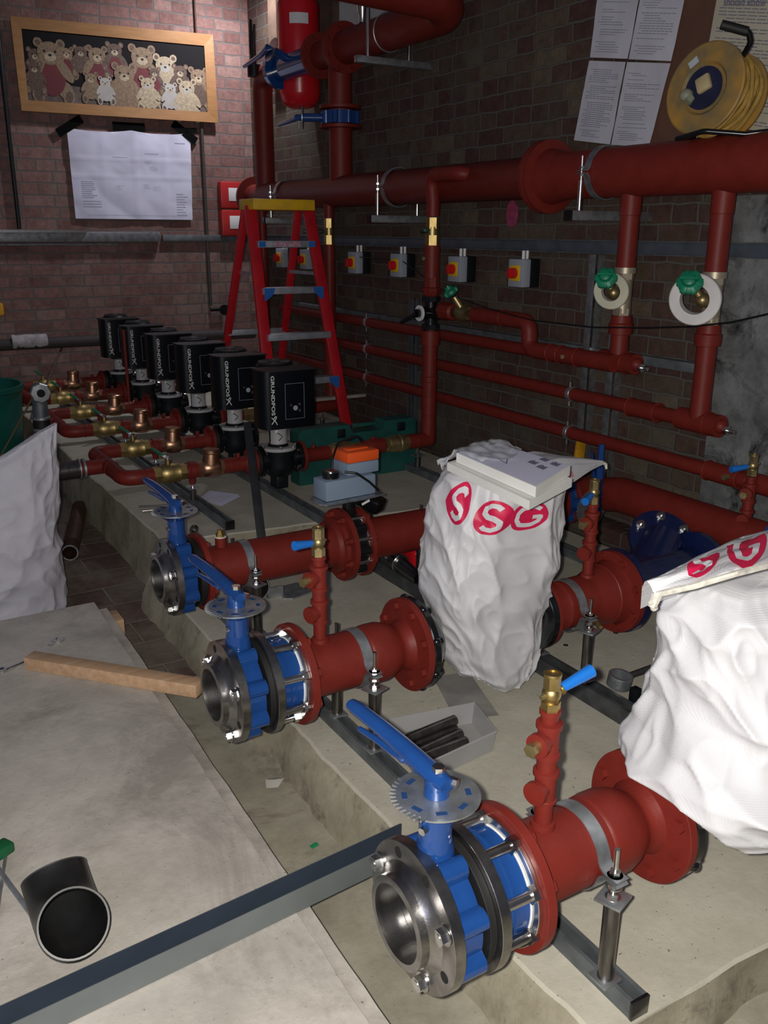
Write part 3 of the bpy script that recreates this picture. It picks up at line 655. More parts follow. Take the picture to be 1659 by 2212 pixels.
# ================================================================== pumps on the rear plinth
PX, PY, ZL, DP = 1.93, 4.30, .48, .615
def pump():
    t = T('pump', 'nearest black pump in the row of six, beside the grey actuator', 'pump', (PX, PY, .323), 'row of black variable speed pumps'); o = V((PX, PY, 0))
    b = MB().lathe(o+Z_*.395, Z_, [(0, .02), (0, .06), (.02, .078), (.06, .086), (.11, .082), (.135, .092), (.140, .092), (.14, .02)], 40)
    b.cyl(o+V((-.11, 0, ZL)), o+V((.11, 0, ZL)), .045).box(o+V((0, 0, .362)), (.07, .09, .075), 0, None, .008)
    b.build('volute', BLKM, t)
    for s in (-1, 1):
        MB().ring(o+V((s*.098, 0, ZL)), X_*s, 0, .020, .03, .083, 40).build('pump_flange', BLK, t)
        for a in (45, 135, 225, 315): MB().hexa(o+V((s*.098, .063*math.cos(R(a)), ZL+.063*math.sin(R(a)))), -X_*s, .012, .011).build('flange_bolt', ZINC, t)
    MB().lathe(o+Z_*.536, Z_, [(0, .03), (0, .094), (.002, .096), (.015, .096), (.018, .093), (.019, .03)], 48).build('clamp_ring', mat('guard_grey', (.42, .42, .42)), t)
    for a in (200, 255, 310, 340): MB().hexa(o+V((.09*math.cos(R(a)), .09*math.sin(R(a)), .552)), Z_, .012, .009).build('ring_bolt', ZINC, t)
    b = MB().lathe(o+Z_*.553, Z_, [(0, .02), (0, .058), (.012, .050), (.012, .046), (.098, .046), (.10, .06), (.11, .085), (.115, .085), (.115, .02)], 32); b.build('motor_stool', BLKM, t)
    vs = MB(); n = 20
    for i in range(n+1):
        a = R(195+i*(325-195)/n)
        for zz, rr in ((.568, .0485), (.572, .0515), (.588, .0495), (.632, .0495), (.646, .0515), (.652, .0485)): vs.v.append(o+V((rr*math.cos(a), rr*math.sin(a), zz)))
    vs.f = [(i*6+k, (i+1)*6+k, (i+1)*6+k+1, i*6+k+1) for i in range(n) for k in range(5)]; vs.m = [0]*len(vs.f)
    gd = vs.build('coupling_guard', mat('guard_grey', (.42, .42, .42), .35, .35, .1, 30), t)
    arrow = [R(240), R(262), R(275), R(262), R(250)]; zz = [.635, .622, .612, .600, .590]
    MB().tube([o+V((.0505*math.cos(a), .0505*math.sin(a), z)) for a, z in zip(arrow, zz)], .0022, 6).build('arrow_mark', BLKM, gd)
    a = R(238); MB().box(o+V((.0505*math.cos(a), .0505*math.sin(a), .640)), (.012, .003, .014), 0, Matrix.Rotation(a+PI/2, 3, 'Z')).build('white_sticker', WHITE, gd)
    MB().lathe(o+V((0, .02, .668)), Z_, [(0, .02), (0, .095), (.01, .10), (.30, .10), (.315, .095), (.325, .085), (.33, .05), (.33, .02)], 40).build('motor_can', BLKM, t)
    g = MB()
    for k in range(24):
        a = 2*PI*k/24; d = V((math.cos(a), math.sin(a), 0)); g.bar(o+V((0, .02, .999))+d*.03, o+V((0, .02, .999))+d*.082, .003, .004)
    g.ring(o+V((0, .02, .998)), Z_, 0, .004, .082, .086).ring(o+V((0, .02, .998)), Z_, 0, .005, 0.001, .03).build('fan_grille', mat('grille_dark', (.03, .03, .03), .5), t)
    x0, x1, y0, y1, z0, z1 = PX-.165, PX+.125, PY-.205, PY-.06, .688, .980
    oc = [(x0+.012, y1), (x0, y1-.02), (x0, y0+.055), (x0+.006, y0+.022), (x0+.022, y0+.006), (x0+.045, y0), (x1-.008, y0), (x1, y0+.008), (x1, y1)]
    b = MB().prism(oc, (0, 0, z0), X_, Y_, Z_*(z1-z0))
    hd_ = b.build('control_head', mat('pump_black', (.0035, .005, .008), .38, 0, .1, 10, spec=.3), t, sharp=50)
    hb = MB().prism([(x0-.003, y1), (x0-.003, y0+.05), (x0+.02, y0+.001), (x0+.045, y0-.004), (x1+.003, y0-.004), (x1+.003, y1)], (0, 0, z1), X_, Y_, Z_*.006)
    hb.build('head_lid', mat('pump_lid', (.010, .010, .012), .5), hd_)
    b = MB(); yF = y0-.0006
    puttext(b, 'GRUNDFOS', .0355, (x0+.044, yF, .962), (0, 0, -1.06), (.74, 0, 0), bold=.0007)
    b.build('brand_lettering', WHITE, hd_)
    xc, zc = x0+.056, .735
    b = MB().tube([V((xc+.016, yF, zc-.022)), V((xc+.006, yF, zc-.004)), V((xc-.004, yF, zc+.006)), V((xc-.014, yF, zc+.016))], .0026, 6)
    b.tube([V((xc-.014, yF, zc-.018)), V((xc, yF, zc-.002)), V((xc+.010, yF, zc+.010)), V((xc+.013, yF, zc+.020)), V((xc+.007, yF, zc+.021)), V((xc-.002, yF, zc+.010))], .0024, 6)
    b.build('brand_emblem', WHITE, hd_)
    fr = MB(); rx0, rx1, rz0, rz1 = PX-.045, PX+.06, .735, .915
    for a, c in (((rx0, rz0), (rx1, rz0)), ((rx1, rz0), (rx1, rz1)), ((rx1, rz1), (rx0, rz1)), ((rx0, rz1), (rx0, rz0))): fr.bar((a[0], yF, a[1]), (c[0], yF, c[1]), .0012, .0012, up=(0, 1, 0))
    fr.build('panel_outline', GREY, hd_)
    for dx, dz, rr in ((.010, .790, .013), (-.014, .806, .006), (.033, .808, .007), (.034, .775, .007)): MB().cyl((PX+dx, y0-.0002, dz), (PX+dx, y0-.002, dz), rr, n=16).build('button', ZINC if rr < .01 else GREY, hd_)
    return t
P1_ = pump()
PL = ['second pump from the front of the row of six', 'third pump from the front, between the second and fourth black pumps', 'fourth pump from the front of the row of six', 'fifth pump from the front, last but one before the back wall', 'farthest pump in the row, closest to the back brick wall']
for i in range(5): dup(P1_, (0, DP*(i+1), 0), PL[i])

ORD = ['nearest', 'second nearest', 'third nearest', 'fourth nearest', 'fifth nearest', 'farthest']
def many(first, what, start=0, n=6):
    first['label'] = 'nearest '+what
    for i in range(1, n): dup(first, (0, DP*i, 0), ORD[i if i < n-1 else 5]+' '+what)
o = V((0, PY, ZL))
t = T('brass_valve', '', 'valve', (1.33, PY, ZL), 'brass lever ball valves in front of the pumps')
b = MB().hexa(o+X_*1.245, X_, .038, .043).lathe(o+X_*1.28, X_, [(0, .036), (.012, .044), (.03, .050), (.058, .050), (.085, .046), (.09, .048), (.098, .048), (.10, .036)], 32).hexa(o+X_*1.378, X_, .036, .043).cyl(o+V((1.325, 0, .045)), o+V((1.325, 0, .072)), .014)
b.build('valve_body', BRASS, t)
c = o+V((1.325, 0, .074)); hv = V((-.18, 1, .16)).normalized()
MB().hexa(c, Z_, .012, .011).bar(c+hv*-.012, c+hv*.055, .022, .005).build('lever_plate', ZINC, t)
MB().tube([c+hv*.05, c+hv*.07, c+hv*.15, c+hv*.165], [.010, .013, .011, .006], 12, flat=.6).build('green_sleeve', GREEN, t)
many(t, 'brass ball valve with green lever in the pump pipework')
t = T('check_valve', '', 'valve', (1.54, PY, ZL), 'copper coloured check valves')
b = MB().hexa(o+X_*1.475, X_, .026, .042).lathe(o+X_*1.50, X_, [(0, .036), (.01, .044), (.04, .050), (.075, .050), (.09, .044), (.092, .036)], 32).hexa(o+X_*1.588, X_, .026, .042)
b.lathe(o+V((1.548, 0, .0)), V((.08, 0, 1)), [(0, .046), (.03, .046), (.075, .042), (.080, .046), (.096, .046), (.100, .040), (.101, .0)], 28)
b.build('valve_body', BRONZE, t)
many(t, 'copper coloured check valve left of the pumps')
t = T('pipe_joint', '', 'pipe fitting', (1.445, PY, ZL), 'red joints on little tube legs')
MB().lathe(o+X_*1.412, X_, [(0, .03), (0, .040), (.015, .040), (.018, .046), (.045, .046), (.048, .040), (.064, .040), (.064, .03)], 28).cyl(o+V((1.445, 0, -.03)), o+V((1.445, 0, -.072)), .022, .014).build('joint', RED, t)
MB().cyl((1.445, PY, .3245), (1.445, PY, .385), .017).build('leg', TUBE, t)
MB().box((1.445, PY, .388), (.055, .055, .005)).build('washer_plate', GALV, t)
MB().cyl((1.445, PY, .39), (1.445, PY, ZL-.068), .006, n=10).build('rod', ZINC, t)
many(t, 'red joint with a little leg, between brass and copper coloured valves')
t = T('flanged_spool', '', 'pipe fitting', (1.70, PY, ZL), 'red flanged spools left of the pumps')
b = MB().lathe(o+X_*1.612, X_, [(0, .03), (0, .0395), (.03, .0395), (.033, .042), (.05, .042), (.053, .0395), (.12, .0395), (.135, .05), (.140, .055), (.152, .055), (.153, .084), (.172, .084), (.173, .03)], 36)
b.cyl(o+V((1.70, 0, .035)), o+V((1.70, 0, .058)), .012)
for a in (45, 135, 225, 315): b.hexa(o+V((1.765, .063*math.cos(R(a)), .063*math.sin(R(a)))), -X_, .012, .012)
b.build('spool', RED, t)
MB().ring(o+X_*1.786, X_, 0, .022, .03, .080).build('rubber_ring', RUB, t)
many(t, 'red flanged spool joining a pump on its left')
def manifold(i, label):
    y0 = PY+DP*2*i; ym = y0+DP/2
    t = T('branch_pipe', label, 'pipe', (1.12, ym, ZL), 'red Y shaped branch pipes')
    pp = path([(1.247, y0, ZL), (1.10, y0, ZL), (1.10, y0+DP, ZL), (1.247, y0+DP, ZL)], .13, 12)
    b = MB().tube(pp, .0385, 24).cyl((1.10, ym, ZL), (.955 if i == 0 else 1.02, ym, ZL), .0385)
    for x in (1.20, 1.225): b.ring((x, y0, ZL), X_, 0, .006, .03, .041, 28)
    b.torus((1.10, ym-.085, ZL), (0, 1, 0), .039, .003); b.torus((1.10, ym+.085, ZL), (0, 1, 0), .039, .003)
    b.build('pipe_body', RED, t)
    return t
manifold(0, 'nearest red Y shaped branch pipe joining the first two pump lines')
manifold(1, 'middle red Y shaped branch pipe')
manifold(2, 'farthest red Y shaped branch pipe near the back wall')
ym = PY+DP/2
t = T('black_pipe', 'black pipe with grooved coupling entering behind the left sack', 'pipe', (.88, ym, ZL))
MB().cyl((.955, ym, ZL), (.60, ym, ZL), .047, n=28).build('pipe_body', TUBE, t)
MB().ring((.985, ym, ZL), -X_, 0, .012, .03, .052).ring((.96, ym, ZL), -X_, 0, .008, .03, .054).build('coupling_ring', GALV, t)
gy = 5.75; gp = onY(82, 845, gy)
t = T('steel_standpipe', 'grey steel standpipe with capped end facing out at the left', 'pipe', (gp.x+.02, gy, 0))
g0 = V((gp.x+.012, gy+.06, 0))
MB().cyl(g0, g0+Z_*(gp.z-.25), .048).cyl(g0+Z_*(gp.z-.18), g0+Z_*(gp.z), .046).ball(g0+Z_*gp.z, .047).cyl(g0+Z_*gp.z, V((gp.x, gy-.05, gp.z)), .045).build('pipe_body', GALVD, t)
MB().lathe(V((gp.x, gy-.05, gp.z)), -Y_, [(0, .02), (0, .055), (.03, .062), (.038, .056), (.040, .0)], 8).build('end_cap', GALV, t)
MB().cyl(V((gp.x, gy-.088, gp.z)), V((gp.x, gy-.097, gp.z)), .024).build('plug', HOLE, t)
for dz in (gp.z-.255, gp.z-.185): MB().ring(g0+Z_*dz, Z_, 0, .016, .04, .056, 20).build('coupling_band', GALV, t)
MB().ring(g0+Z_*(gp.z-.24), Z_, 0, .056, .04, .052, 24).build('coupling_sleeve', RUB, t)
# thin red standing rod and elbow at the second branch
p = onY(277, 840, 6.2)
tag(MB().cyl((p.x, 6.2, .45), (p.x, 6.2, 1.0), .011, n=12).build('sensor_pipe', RED), 'thin upright red pipe between the two farthest pumps', 'pipe')
# right hand sides of the pumps
def right_line(i, yc, ycol, label, XC=2.97):
    y = PY+DP*i; o = V((0, y, ZL))
    t = T('discharge_pipe', label, 'pipe', (2.4, y, ZL), 'discharge pipes right of the pumps')
    b = MB().lathe(o+X_*2.05, X_, [(0, .03), (0, .084), (.018, .084), (.019, .055), (.03, .05), (.05, .0395), (.18, .0395), (.18, .03)], 32)
    b.cyl(o+V((2.14, 0, .035)), o+V((2.14, 0, .056)), .012)
    b.build('flanged_end', RED, t)
    MB().hexa(o+X_*2.23, X_, .03, .042).cyl(o+X_*2.26, o+X_*2.36, .048).cyl(o+V((2.31, 0, 0)), o+V((2.36, -.03, -.085)), .034, .030).hexa(o+X_*2.36, X_, .03, .042).cyl(o+X_*2.39, o+X_*2.43, .036).build('brass_strainer', BRASSD, t)
    MB().lathe(o+X_*2.43, X_, [(0, .03), (0, .038), (.04, .040), (.06, .045), (.10, .046), (.15, .044), (.16, .03)], 28).cyl(o+V((2.52, 0, .04)), o+V((2.52, 0, .058)), .012).build('red_tee', RED, t)
    MB().hexa(o+X_*2.59, X_, .032, .042).lathe(o+X_*2.62, X_, [(0, .03), (0, .045), (.05, .05), (.055, .046), (.065, .046), (.07, .051), (.095, .051), (.10, .03)], 32).hexa(o+X_*2.72, X_, .03, .041).build('brass_valve', BRASSD, t)
    pp = path([(2.75, y, ZL), (XC, y, ZL), (XC, ycol, ZL), (XC, ycol, ZL+.25)], .085, 10)
    MB().tube(pp, .043, 24).torus((2.80, y, ZL), X_, .043, .003).torus((XC, ycol, ZL+.15), Z_, .043, .003).build('elbow_run', RED, t)
    MB().cyl((2.825, y, .324), (2.825, y, .39), .017).build('leg', TUBE, t); MB().box((2.825, y, .392), (.06, .06, .005)).build('washer_plate', GALV, t)
    MB().cyl((2.825, y, .39), (2.825, y, ZL-.043), .006, n=10).build('rod', ZINC, t)
    return t
X1 = 2.90; YC1 = onX(928, 800, X1).y; YC2 = onX(712, 600, 2.97).y; YC3 = onX(567, 500, 2.97).y
right_line(0, 0, YC1, 'nearest discharge pipe, running past the green case to the wall column', X1)
right_line(2, 0, YC2, 'middle discharge pipe behind the green case')
right_line(4, 0, YC3, 'farthest discharge pipe behind the ladder')

# ================================================================== header pipe and columns along the right wall
HX, HZ, HR = 3.0, 1.90, .100
def yx(px_, X=2.97, py_=600): return onX(px_, py_, X).y
t = T('header_pipe', 'large dark red header pipe running along the right brick wall', 'pipe', (HX, 4, HZ))
o = V((HX, 0, HZ)); yf = onX(1178, 385, HX).y
b = MB().lathe(o+Y_*1.5, Y_, [(0, .02), (0, HR+.004), (yf-1.5-.15, HR+.004), (yf-1.5-.12, .112), (yf-1.5-.05, .125), (yf-1.5-.045, .165), (yf-1.5-.022, .165), (yf-1.5-.020, .160), (yf-1.5-.018, .165), (yf-1.5+.005, .165), (yf-1.5+.006, .115), (yf-1.5+.04, HR-.002), (5.47, HR-.002), (5.475, .155), (5.50, .155), (5.501, .0)], 64)
b.build('pipe_body', RED, t)
def bracket(y, label, near=True):
    t = T('pipe_bracket', label, 'bracket', (3.1, y, 1.62), 'cantilever brackets carrying the header pipe'); o = V((HX, y, HZ))
    out = [((HR+.008)*math.cos(R(a)), (HR+.008)*math.sin(R(a))) for a in range(8, 173, 6)]
    for s in (1, -1):
        st = [(HR+.055, .004*s), (HR+.02, .004*s)]+[(x, y_*s) for x, y_ in out]+[(-HR-.02, .004*s), (-HR-.055, .004*s)]
        so = [(x*(1.03), y_*1.03+.003*s) for x, y_ in st]
        MB().prism(st+so[::-1], o-Y_*.018, X_, Z_, Y_*.036).build('clamp_strap', GALV, t)
    for s in (-1, 1):
        p = o+X_*s*(HR+.04)
        MB().cyl(V((p.x, y, 1.742)), V((p.x, y, HZ+.065)), .0055, n=12).build('threaded_rod', ZINC, t)
        MB().cyl(V((p.x, y, 1.743)), V((p.x, y, 1.865)), .010, n=16).build('spacer_tube', ZINC, t)
        for zz in (HZ-.018, HZ+.012): MB().hexa(V((p.x, y, zz)), Z_, .010, .012).build('nut', ZINC, t)
    MB().bx(2.80, 3.299, y-.021, y+.021, 1.700, 1.741, bev=.002).build('arm', GALV, t)
    MB().bx(2.794, 2.804, y-.022, y+.022, 1.699, 1.742).build('end_cap', BLK, t)
bracket(onX(1262, 400, 2.88).y, 'header bracket with bright clamp just right of the big flange')
bracket(onX(822, 430, 2.88).y, 'header bracket beside the small elbow, left of the big flange')
bracket(onX(590, 430, 2.88).y, 'header bracket partly hidden behind the ladder top')

def column(y, zs, label, ztop):
    t = T('upright_pipe', label, 'pipe', (2.97, y, .7), 'vertical red column pipes'); o = V((2.97, y, 0))
    return t, o
# column 1
t, o = column(YC1, 0, 'red column pipe with black four way valve, rising beside the white boxes', 0)
t.location.x = X1; ORG[t.name] = V(t.location); o = V((X1, YC1, 0))
zz = lambda py_, X=X1, px_=935: onX(px_, py_, X).z
MB().lathe(o+Z_*.73, Z_, [(0, .03), (0, .043), (.09, .043), (.094, .047), (.12, .047), (.124, .042), (zz(745)-.73, .042), (zz(745)-.73, .055), (zz(715)-.73, .055), (zz(715)-.73, .03)], 32).build('lower_pipe', RED, t)
MB().lathe(o+Z_*zz(640), Z_, [(0, .03), (0, .040), (.02, .052), (.045, .056), (.05, .045), (.10, .045), (.12, .041), (zz(530)-zz(640), .041), (zz(530)-zz(640), .03)], 8).build('upper_union', RED, t)
MB().cyl(o+Z_*(zz(600)), o+Z_*(zz(530)), .044, n=28).build('upper_pipe', RED, t)
b = MB().cyl(o+Z_*zz(712), o+Z_*zz(640), .037, n=24).ring(o+Z_*(zz(712)), Z_, 0, .03, .02, .052, 8).ring(o+Z_*(zz(640)-.03), Z_, 0, .03, .02, .052, 8); zc = zz(676)
b.cyl(o+V((0, .05, zc)), o+V((0, -.07, zc)), .036).cyl(o+V((-.07, 0, zc)), o+Z_*zc, .036)
b.build('four_way_valve', BLK, t)
MB().ring(o+V((-.07, 0, zc)), -X_, 0, .012, .026, .044, 32).build('white_dial', WHITE, t)
MB().cyl(o+V((-.07, 0, zc)), o+V((-.10, 0, zc)), .024).tube([o+V((-.10, 0, zc)), o+V((-.13, .04, zc-.03)), o+V((-.15, .08, zc-.055))], [.014, .013, .010], 12).build('black_lever', BLK, t)
b = MB().hexa(o+Z_*zz(530), Z_, zz(508)-zz(530), .042).cyl(o+Z_*zz(510), o+Z_*zz(490), .036).hexa(o+Z_*zz(494), Z_, zz(470)-zz(494), .038)
b.build('brass_valve', BRASS, t)
MB().bar(o+V((-.03, .06, zz(499))), o+V((-.075, -.05, zz(497))), .03, .026, bev=.008).build('green_lever', mat('dark_green', (.003, .04, .02), .5), t)
yb = onX(1000, 385, 2.86).y
MB().tube(path([(2.97, yb+.04, 1.925), (2.885, yb+.07, 1.94), (2.885, YC1, 1.945), (X1, YC1, 1.80), (X1, YC1, zz(468))], .10, 12), .038, 24).build('elbow', RED, t)
MB().cyl(o+V((-.04, -.01, zz(558))), o+V((-.075, -.03, zz(558))), .010).build('test_plug', BRASSD, t)
# column 2 and 3
def column2(y, px_, label, brass=True):
    t = T('upright_pipe', label, 'pipe', (2.97, y, .7), 'vertical red column pipes'); o = V((2.97, y, 0))
    z1, z2 = onX(px_, 528, 2.97).z, onX(px_, 472, 2.97).z
    MB().lathe(o+Z_*.73, Z_, [(0, .03), (0, .043), (.1, .043), (.104, .047), (.13, .047), (.132, .040), (z1-.73, .038), (z1-.73, .02)], 28).build('pipe_body', RED, t)
    if brass:
        MB().hexa(o+Z_*z1, Z_, .06, .036).cyl(o+Z_*(z1+.05), o+Z_*(z2-.04), .030).hexa(o+Z_*(z2-.06), Z_, .06, .034).build('brass_valve', BRASS, t)
        MB().bar(o+V((-.02, .05, (z1+z2)/2)), o+V((-.15, .10, (z1+z2)/2)), .028, .028, bev=.008).build('green_lever', mat('dark_green', (.003, .04, .02), .5), t)
    MB().tube(path([(2.97, y, z2 if brass else z1), (2.97, y, 1.93), (3.0, y-.10, 1.94)], .07, 8), .034, 20).build('elbow', RED, t)
column2(YC2, 712, 'slimmer red column pipe with brass valve just right of the ladder')
column2(YC3, 567, 'red column pipe in the back corner behind the ladder', False)
# the branch to the right of the four way valve
XB = 2.94; z1, z2 = onX(1070, 685, XB).z, onX(1250, 772, XB).z
ya, yb_, yc_, yd_ = yx(975, XB, 672), yx(1025, XB, 680), yx(1145, XB, 690), yx(1345, XB, 785)
t = T('branch_run', 'stepped red branch pipe from the four way valve to the first drop', 'pipe', (XB, 3.6, z1))
MB().lathe((XB-.02, YC1-.07, z1), -Y_, [(0, .02), (0, .038), (.02, .050), (.05, .052), (.07, .045), (.09, .048), (.12, .046), (.13, .03)], 8).build('union', RED, t)
MB().tube(path([(XB, yb_, z1), (XB, yc_, z1), (XB, yc_, z2), (XB, yd_+.05, z2)], .085, 12), .040, 24).torus((XB, yb_-.25, z1), Y_, .040, .003).torus((XB, yc_-.17, z2), Y_, .041, .004).torus((XB, yc_-.24, z2), Y_, .041, .004).torus((XB, yc_-.36, z2), Y_, .042, .004).build('pipe_body', RED, t)
yv = onX(1003, 685, XB).y
MB().lathe((XB, YC1-.19, z1), -Y_, [(0, .02), (0, .034), (.03, .036), (.05, .045), (.09, .045), (.11, .034), (.12, .034), (.12, .02)], 20).cyl((XB, yv, z1), (XB-.05, yv+.03, z1+.085), .024, .017).build('brass_body', BRASSD, t)
hw = mat('handwheel_green', (.005, .20, .10), .42, 0, .2, 16)
def handwheel(parent, c, ax, r=.042, h=.055):
    ax = V(ax).normalized(); u, v, w_ = frame(ax); b = MB(); n = 72
    rings = [(0, .35), (.006, .8), (.014, 1.0), (.030, 1.0), (.036, .85), (.040, .62), (h, .50), (h+.004, .3)]
    vs = []; fs = []
    for tt, k in rings:
        for i in range(n):
            a = 2*PI*i/n; rr = r*k*(1+.10*(math.cos(6*a) > 0 and k > .7)-.03)
            vs.append(V(c)+w_*tt+(u*math.cos(a)+v*math.sin(a))*rr)
    for q in range(len(rings)-1):
        for i in range(n): fs.append((q*n+i, q*n+(i+1) % n, (q+1)*n+(i+1) % n, (q+1)*n+i))
    fs += [tuple(range(n-1, -1, -1)), tuple((len(rings)-1)*n+i for i in range(n))]
    b.add(vs, fs); b.bar(V(c)+w_*(h)-u*r*.7, V(c)+w_*(h)+u*r*.7, .008, .018, up=w_)
    return b.build('handwheel', hw, parent)
handwheel(t, (XB-.055, yv+.033, z1+.092), (-.5, .3, .85), .042)
MB().cyl((XB-.03, yc_-.30, z2), (XB-.055, yc_-.31, z2), .010).build('test_plug', BRASSD, t)
# drops
def drop(px_, zt_tee, label, ylabel):
    y = onX(px_, 500, HX).y; t = T('drop_pipe', label, 'pipe', (HX, y, zt_tee), 'red drop pipes below the header')
    o = V((HX, y, 0))
    MB().lathe(o+Z_*1.50, Z_, [(0, .03), (0, .042), (.22, .042), (.222, .045), (.34, .046), (.34, .03)], 32).build('upper_pipe', RED, t)
    MB().cyl(o+Z_*1.505, o+Z_*1.48, .047).hexa(o+Z_*1.455, Z_, .03, .042).cyl(o+Z_*1.31, o+Z_*1.46, .036).hexa(o+Z_*1.295, Z_, .035, .040).build('valve_body', mat('pale_brass', (.42, .36, .27), .45, .6), t)
    MB().cyl(o+Z_*1.38, o+V((-.09, -.02, 1.40)), .022).ball(o+V((-.08, -.02, 1.40)), .028).cyl(o+V((-.08, -.02, 1.40)), o+V((-.115, .01, 1.455)), .016).build('valve_bonnet', BRASSD, t)
    b = MB().lathe(o+Z_*(zt_tee+.0), Z_, [(0, .03), (0, .045), (.09, .040), (1.215-zt_tee, .040), (1.218-zt_tee, .052), (1.262-zt_tee, .054), (1.268-zt_tee, .047), (1.30-zt_tee, .045), (1.30-zt_tee, .03)], 28)
    b.cyl((HX, y+.10, zt_tee), (HX, y-.11, zt_tee), .046).ring((HX, y-.05, zt_tee), Y_, -.004, .004, .03, .050).ball((HX, y-.11, zt_tee), .030)
    b.build('tee', RED, t)
    MB().hexa((HX, y-.13, zt_tee-.01), -Y_, .02, .018).cyl((HX, y-.14, zt_tee-.01), (HX, y-.18, zt_tee-.012), .008).build('drain_cock', ZINC, t)
    return t, y
t1, yd1 = drop(1358, z2, 'left of the two red drop pipes hanging from the header', 0)
handwheel(t1, onX(1311, 606, 2.79), (-.75, -.5, .45), .043)
t2, yd2 = drop(1555, .905, 'right of the two red drop pipes hanging from the header', 0)
handwheel(t2, onX(1491, 616, 2.76), (-.75, -.5, .45), .045)
# rolls hung on the valves
def roll(c, ax, ro, ri, w_, m, label, name='tape_roll'):
    b = MB().lathe(c, ax, [(0, ri), (0, ro-.004), (.004, ro), (w_*.55, ro), (w_*.56, ro-.006), (w_, ro-.005), (w_, ri), (0, ri)], 56)
    return tag(b.build(name, m), label, 'roll', 'rolls hanging on the drop valves')
ax = V((.80, .42, .10))
roll(onX(1319, 630, 2.84), ax, .076, .041, .030, mat('cream_tape', (.56, .55, .42), .6), 'cream coloured roll hanging on the left green handwheel')
roll(onX(1500, 648, 2.83), ax, .098, .056, .042, mat('white_roll', (.66, .64, .62), .6), 'larger white double roll hanging on the right green handwheel')
# long wall pipes
def wallpipe(X, z, y0, y1, label, extra=()):
    t = T('horizontal_pipe', label, 'pipe', (X, (y0+y1)/2, z), 'horizontal red pipes low on the brick wall')
    b = MB().cyl((X, y0, z), (X, y1, z), .031, n=24)
    for y in extra: b.cyl((X, y, z), (X, y+.16, z), .040).torus((X, y, z), Y_, .040, .004).torus((X, y+.16, z), Y_, .040, .004)
    b.build('pipe_body', RED, t)
    for y in (onX(795, 720, X).y, onX(1155+80, 850, X).y):
        if y0 < y < y1:
            MB().ring((X, y-.012, z), Y_, 0, .024, .0305, .036, 32).build('pipe_clip', GALV, t)
            for s in (1, -1): MB().cyl((X-.012, y, z+s*.034), (X-.012, y, z+s*.058), .007, n=10).build('clip_screw', ZINC, t)
    return t
wallpipe(3.03, 1.072, yc_+.04, 6.6, 'upper of the three horizontal wall pipes, behind the four way valve')
wallpipe(HX, .905, yd2+.08, 6.6, 'middle horizontal wall pipe ending at the right drop', (yd2+.22,))
tw = wallpipe(HX, .715, 1.7, 6.6, 'lowest of the three horizontal wall pipes, passing behind the sacks', (onX(1600, 1030, HX).y, onX(1640, 1040, HX).y-.12))
pp_ = onX(1572, 1030, 2.955); MB().cyl(pp_, pp_-X_*.025, .012).build('test_plug', BRASSD, tw)
# big low main
mz, mx = .53, 2.90
t = T('low_main', 'large red main pipe along the foot of the wall, right of the upright blue lever', 'pipe', (mx, 2.4, mz)); o = V((mx, 0, mz))
b = MB().tube(path([(2.81, 3.02, .46), (mx, 3.02, .47), (mx, 2.75, mz), (mx, 1.4, mz)], .12, 12), .078, 36).ring((2.80, 3.02, .46), X_, 0, .018, .03, .125, 48)
b.build('pipe_body', RED, t)
t = T('butterfly_valve', 'blue butterfly valve on the wall main with its lever standing upright', 'valve', (2.755, 3.02, .46)); o = V((0, 3.02, .46))
out = [((.105+.02*max(0, math.cos(8*a)))*math.sin(a), (.105+.02*max(0, math.cos(8*a)))*math.cos(a)) for a in [2*PI*i/96 for i in range(96)]]
nd = V((.12, -1, .02)).normalized()
MB().prism(out, o+X_*2.745, Y_, Z_, X_*.052).cyl(o+X_*2.77+nd*.09, o+X_*2.77+nd*.20, .030, .028).build('valve_body', BLUE, t)
c = o+X_*2.77+nd*.20; u2 = Z_
plt = [(.085*math.cos(2*PI*i/120)*(1.06 if (i % 4 < 2 and 30 < i < 90) else 1), .085*math.sin(2*PI*i/120)*(1.06 if (i % 4 < 2 and 30 < i < 90) else 1)) for i in range(120)]
MB().prism(plt, c, X_, u2, nd*.003).build('notch_plate', GALV, t)
MB().cyl(c+nd*.003, c+nd*.04, .022).tube([c+nd*.03-Z_*.03, c+nd*.032, c+nd*.03+Z_*.1, c+nd*.03+Z_*.30], [.015, .021, .02, .014], 14).build('lever', BLUE, t)
MB().tube([c+nd*.028+Z_*.08-X_*.02, c+nd*.028+Z_*.16-X_*.032, c+nd*.028+Z_*.27-X_*.055], [.007, .006, .005], 10).build('trigger', BLUE, t)
t = T('red_pipe', 'flared red pipe end left of the upright blue lever, behind the central sack', 'pipe', (2.5, 3.02, .46))
MB().lathe(o+X_*2.34, X_, [(0, .03), (0, .084), (.16, .084), (.19, .095), (.24, .102), (.28, .104), (.30, .10), (.375, .095), (.376, .128), (.396, .128), (.397, .03)], 56).build('pipe_body', RED, t)
su = support((2.47, 3.02, .46), 'clamp and tube legs under the flared red pipe end', zr=.155, r=.086)
o = V((mx, 0, mz))
p = onX(1590, 1195, 2.84)
rs = riser_stack((mx, p.y+.02, mz), 'short red riser on the wall main at the right edge', base=.075-.10)
small_valve((mx, p.y+.02, mz+.24-.0), 'small brass valve with blue lever at the right edge of the wall', (-1, .35, -.25), BRASSD, hl=.07)
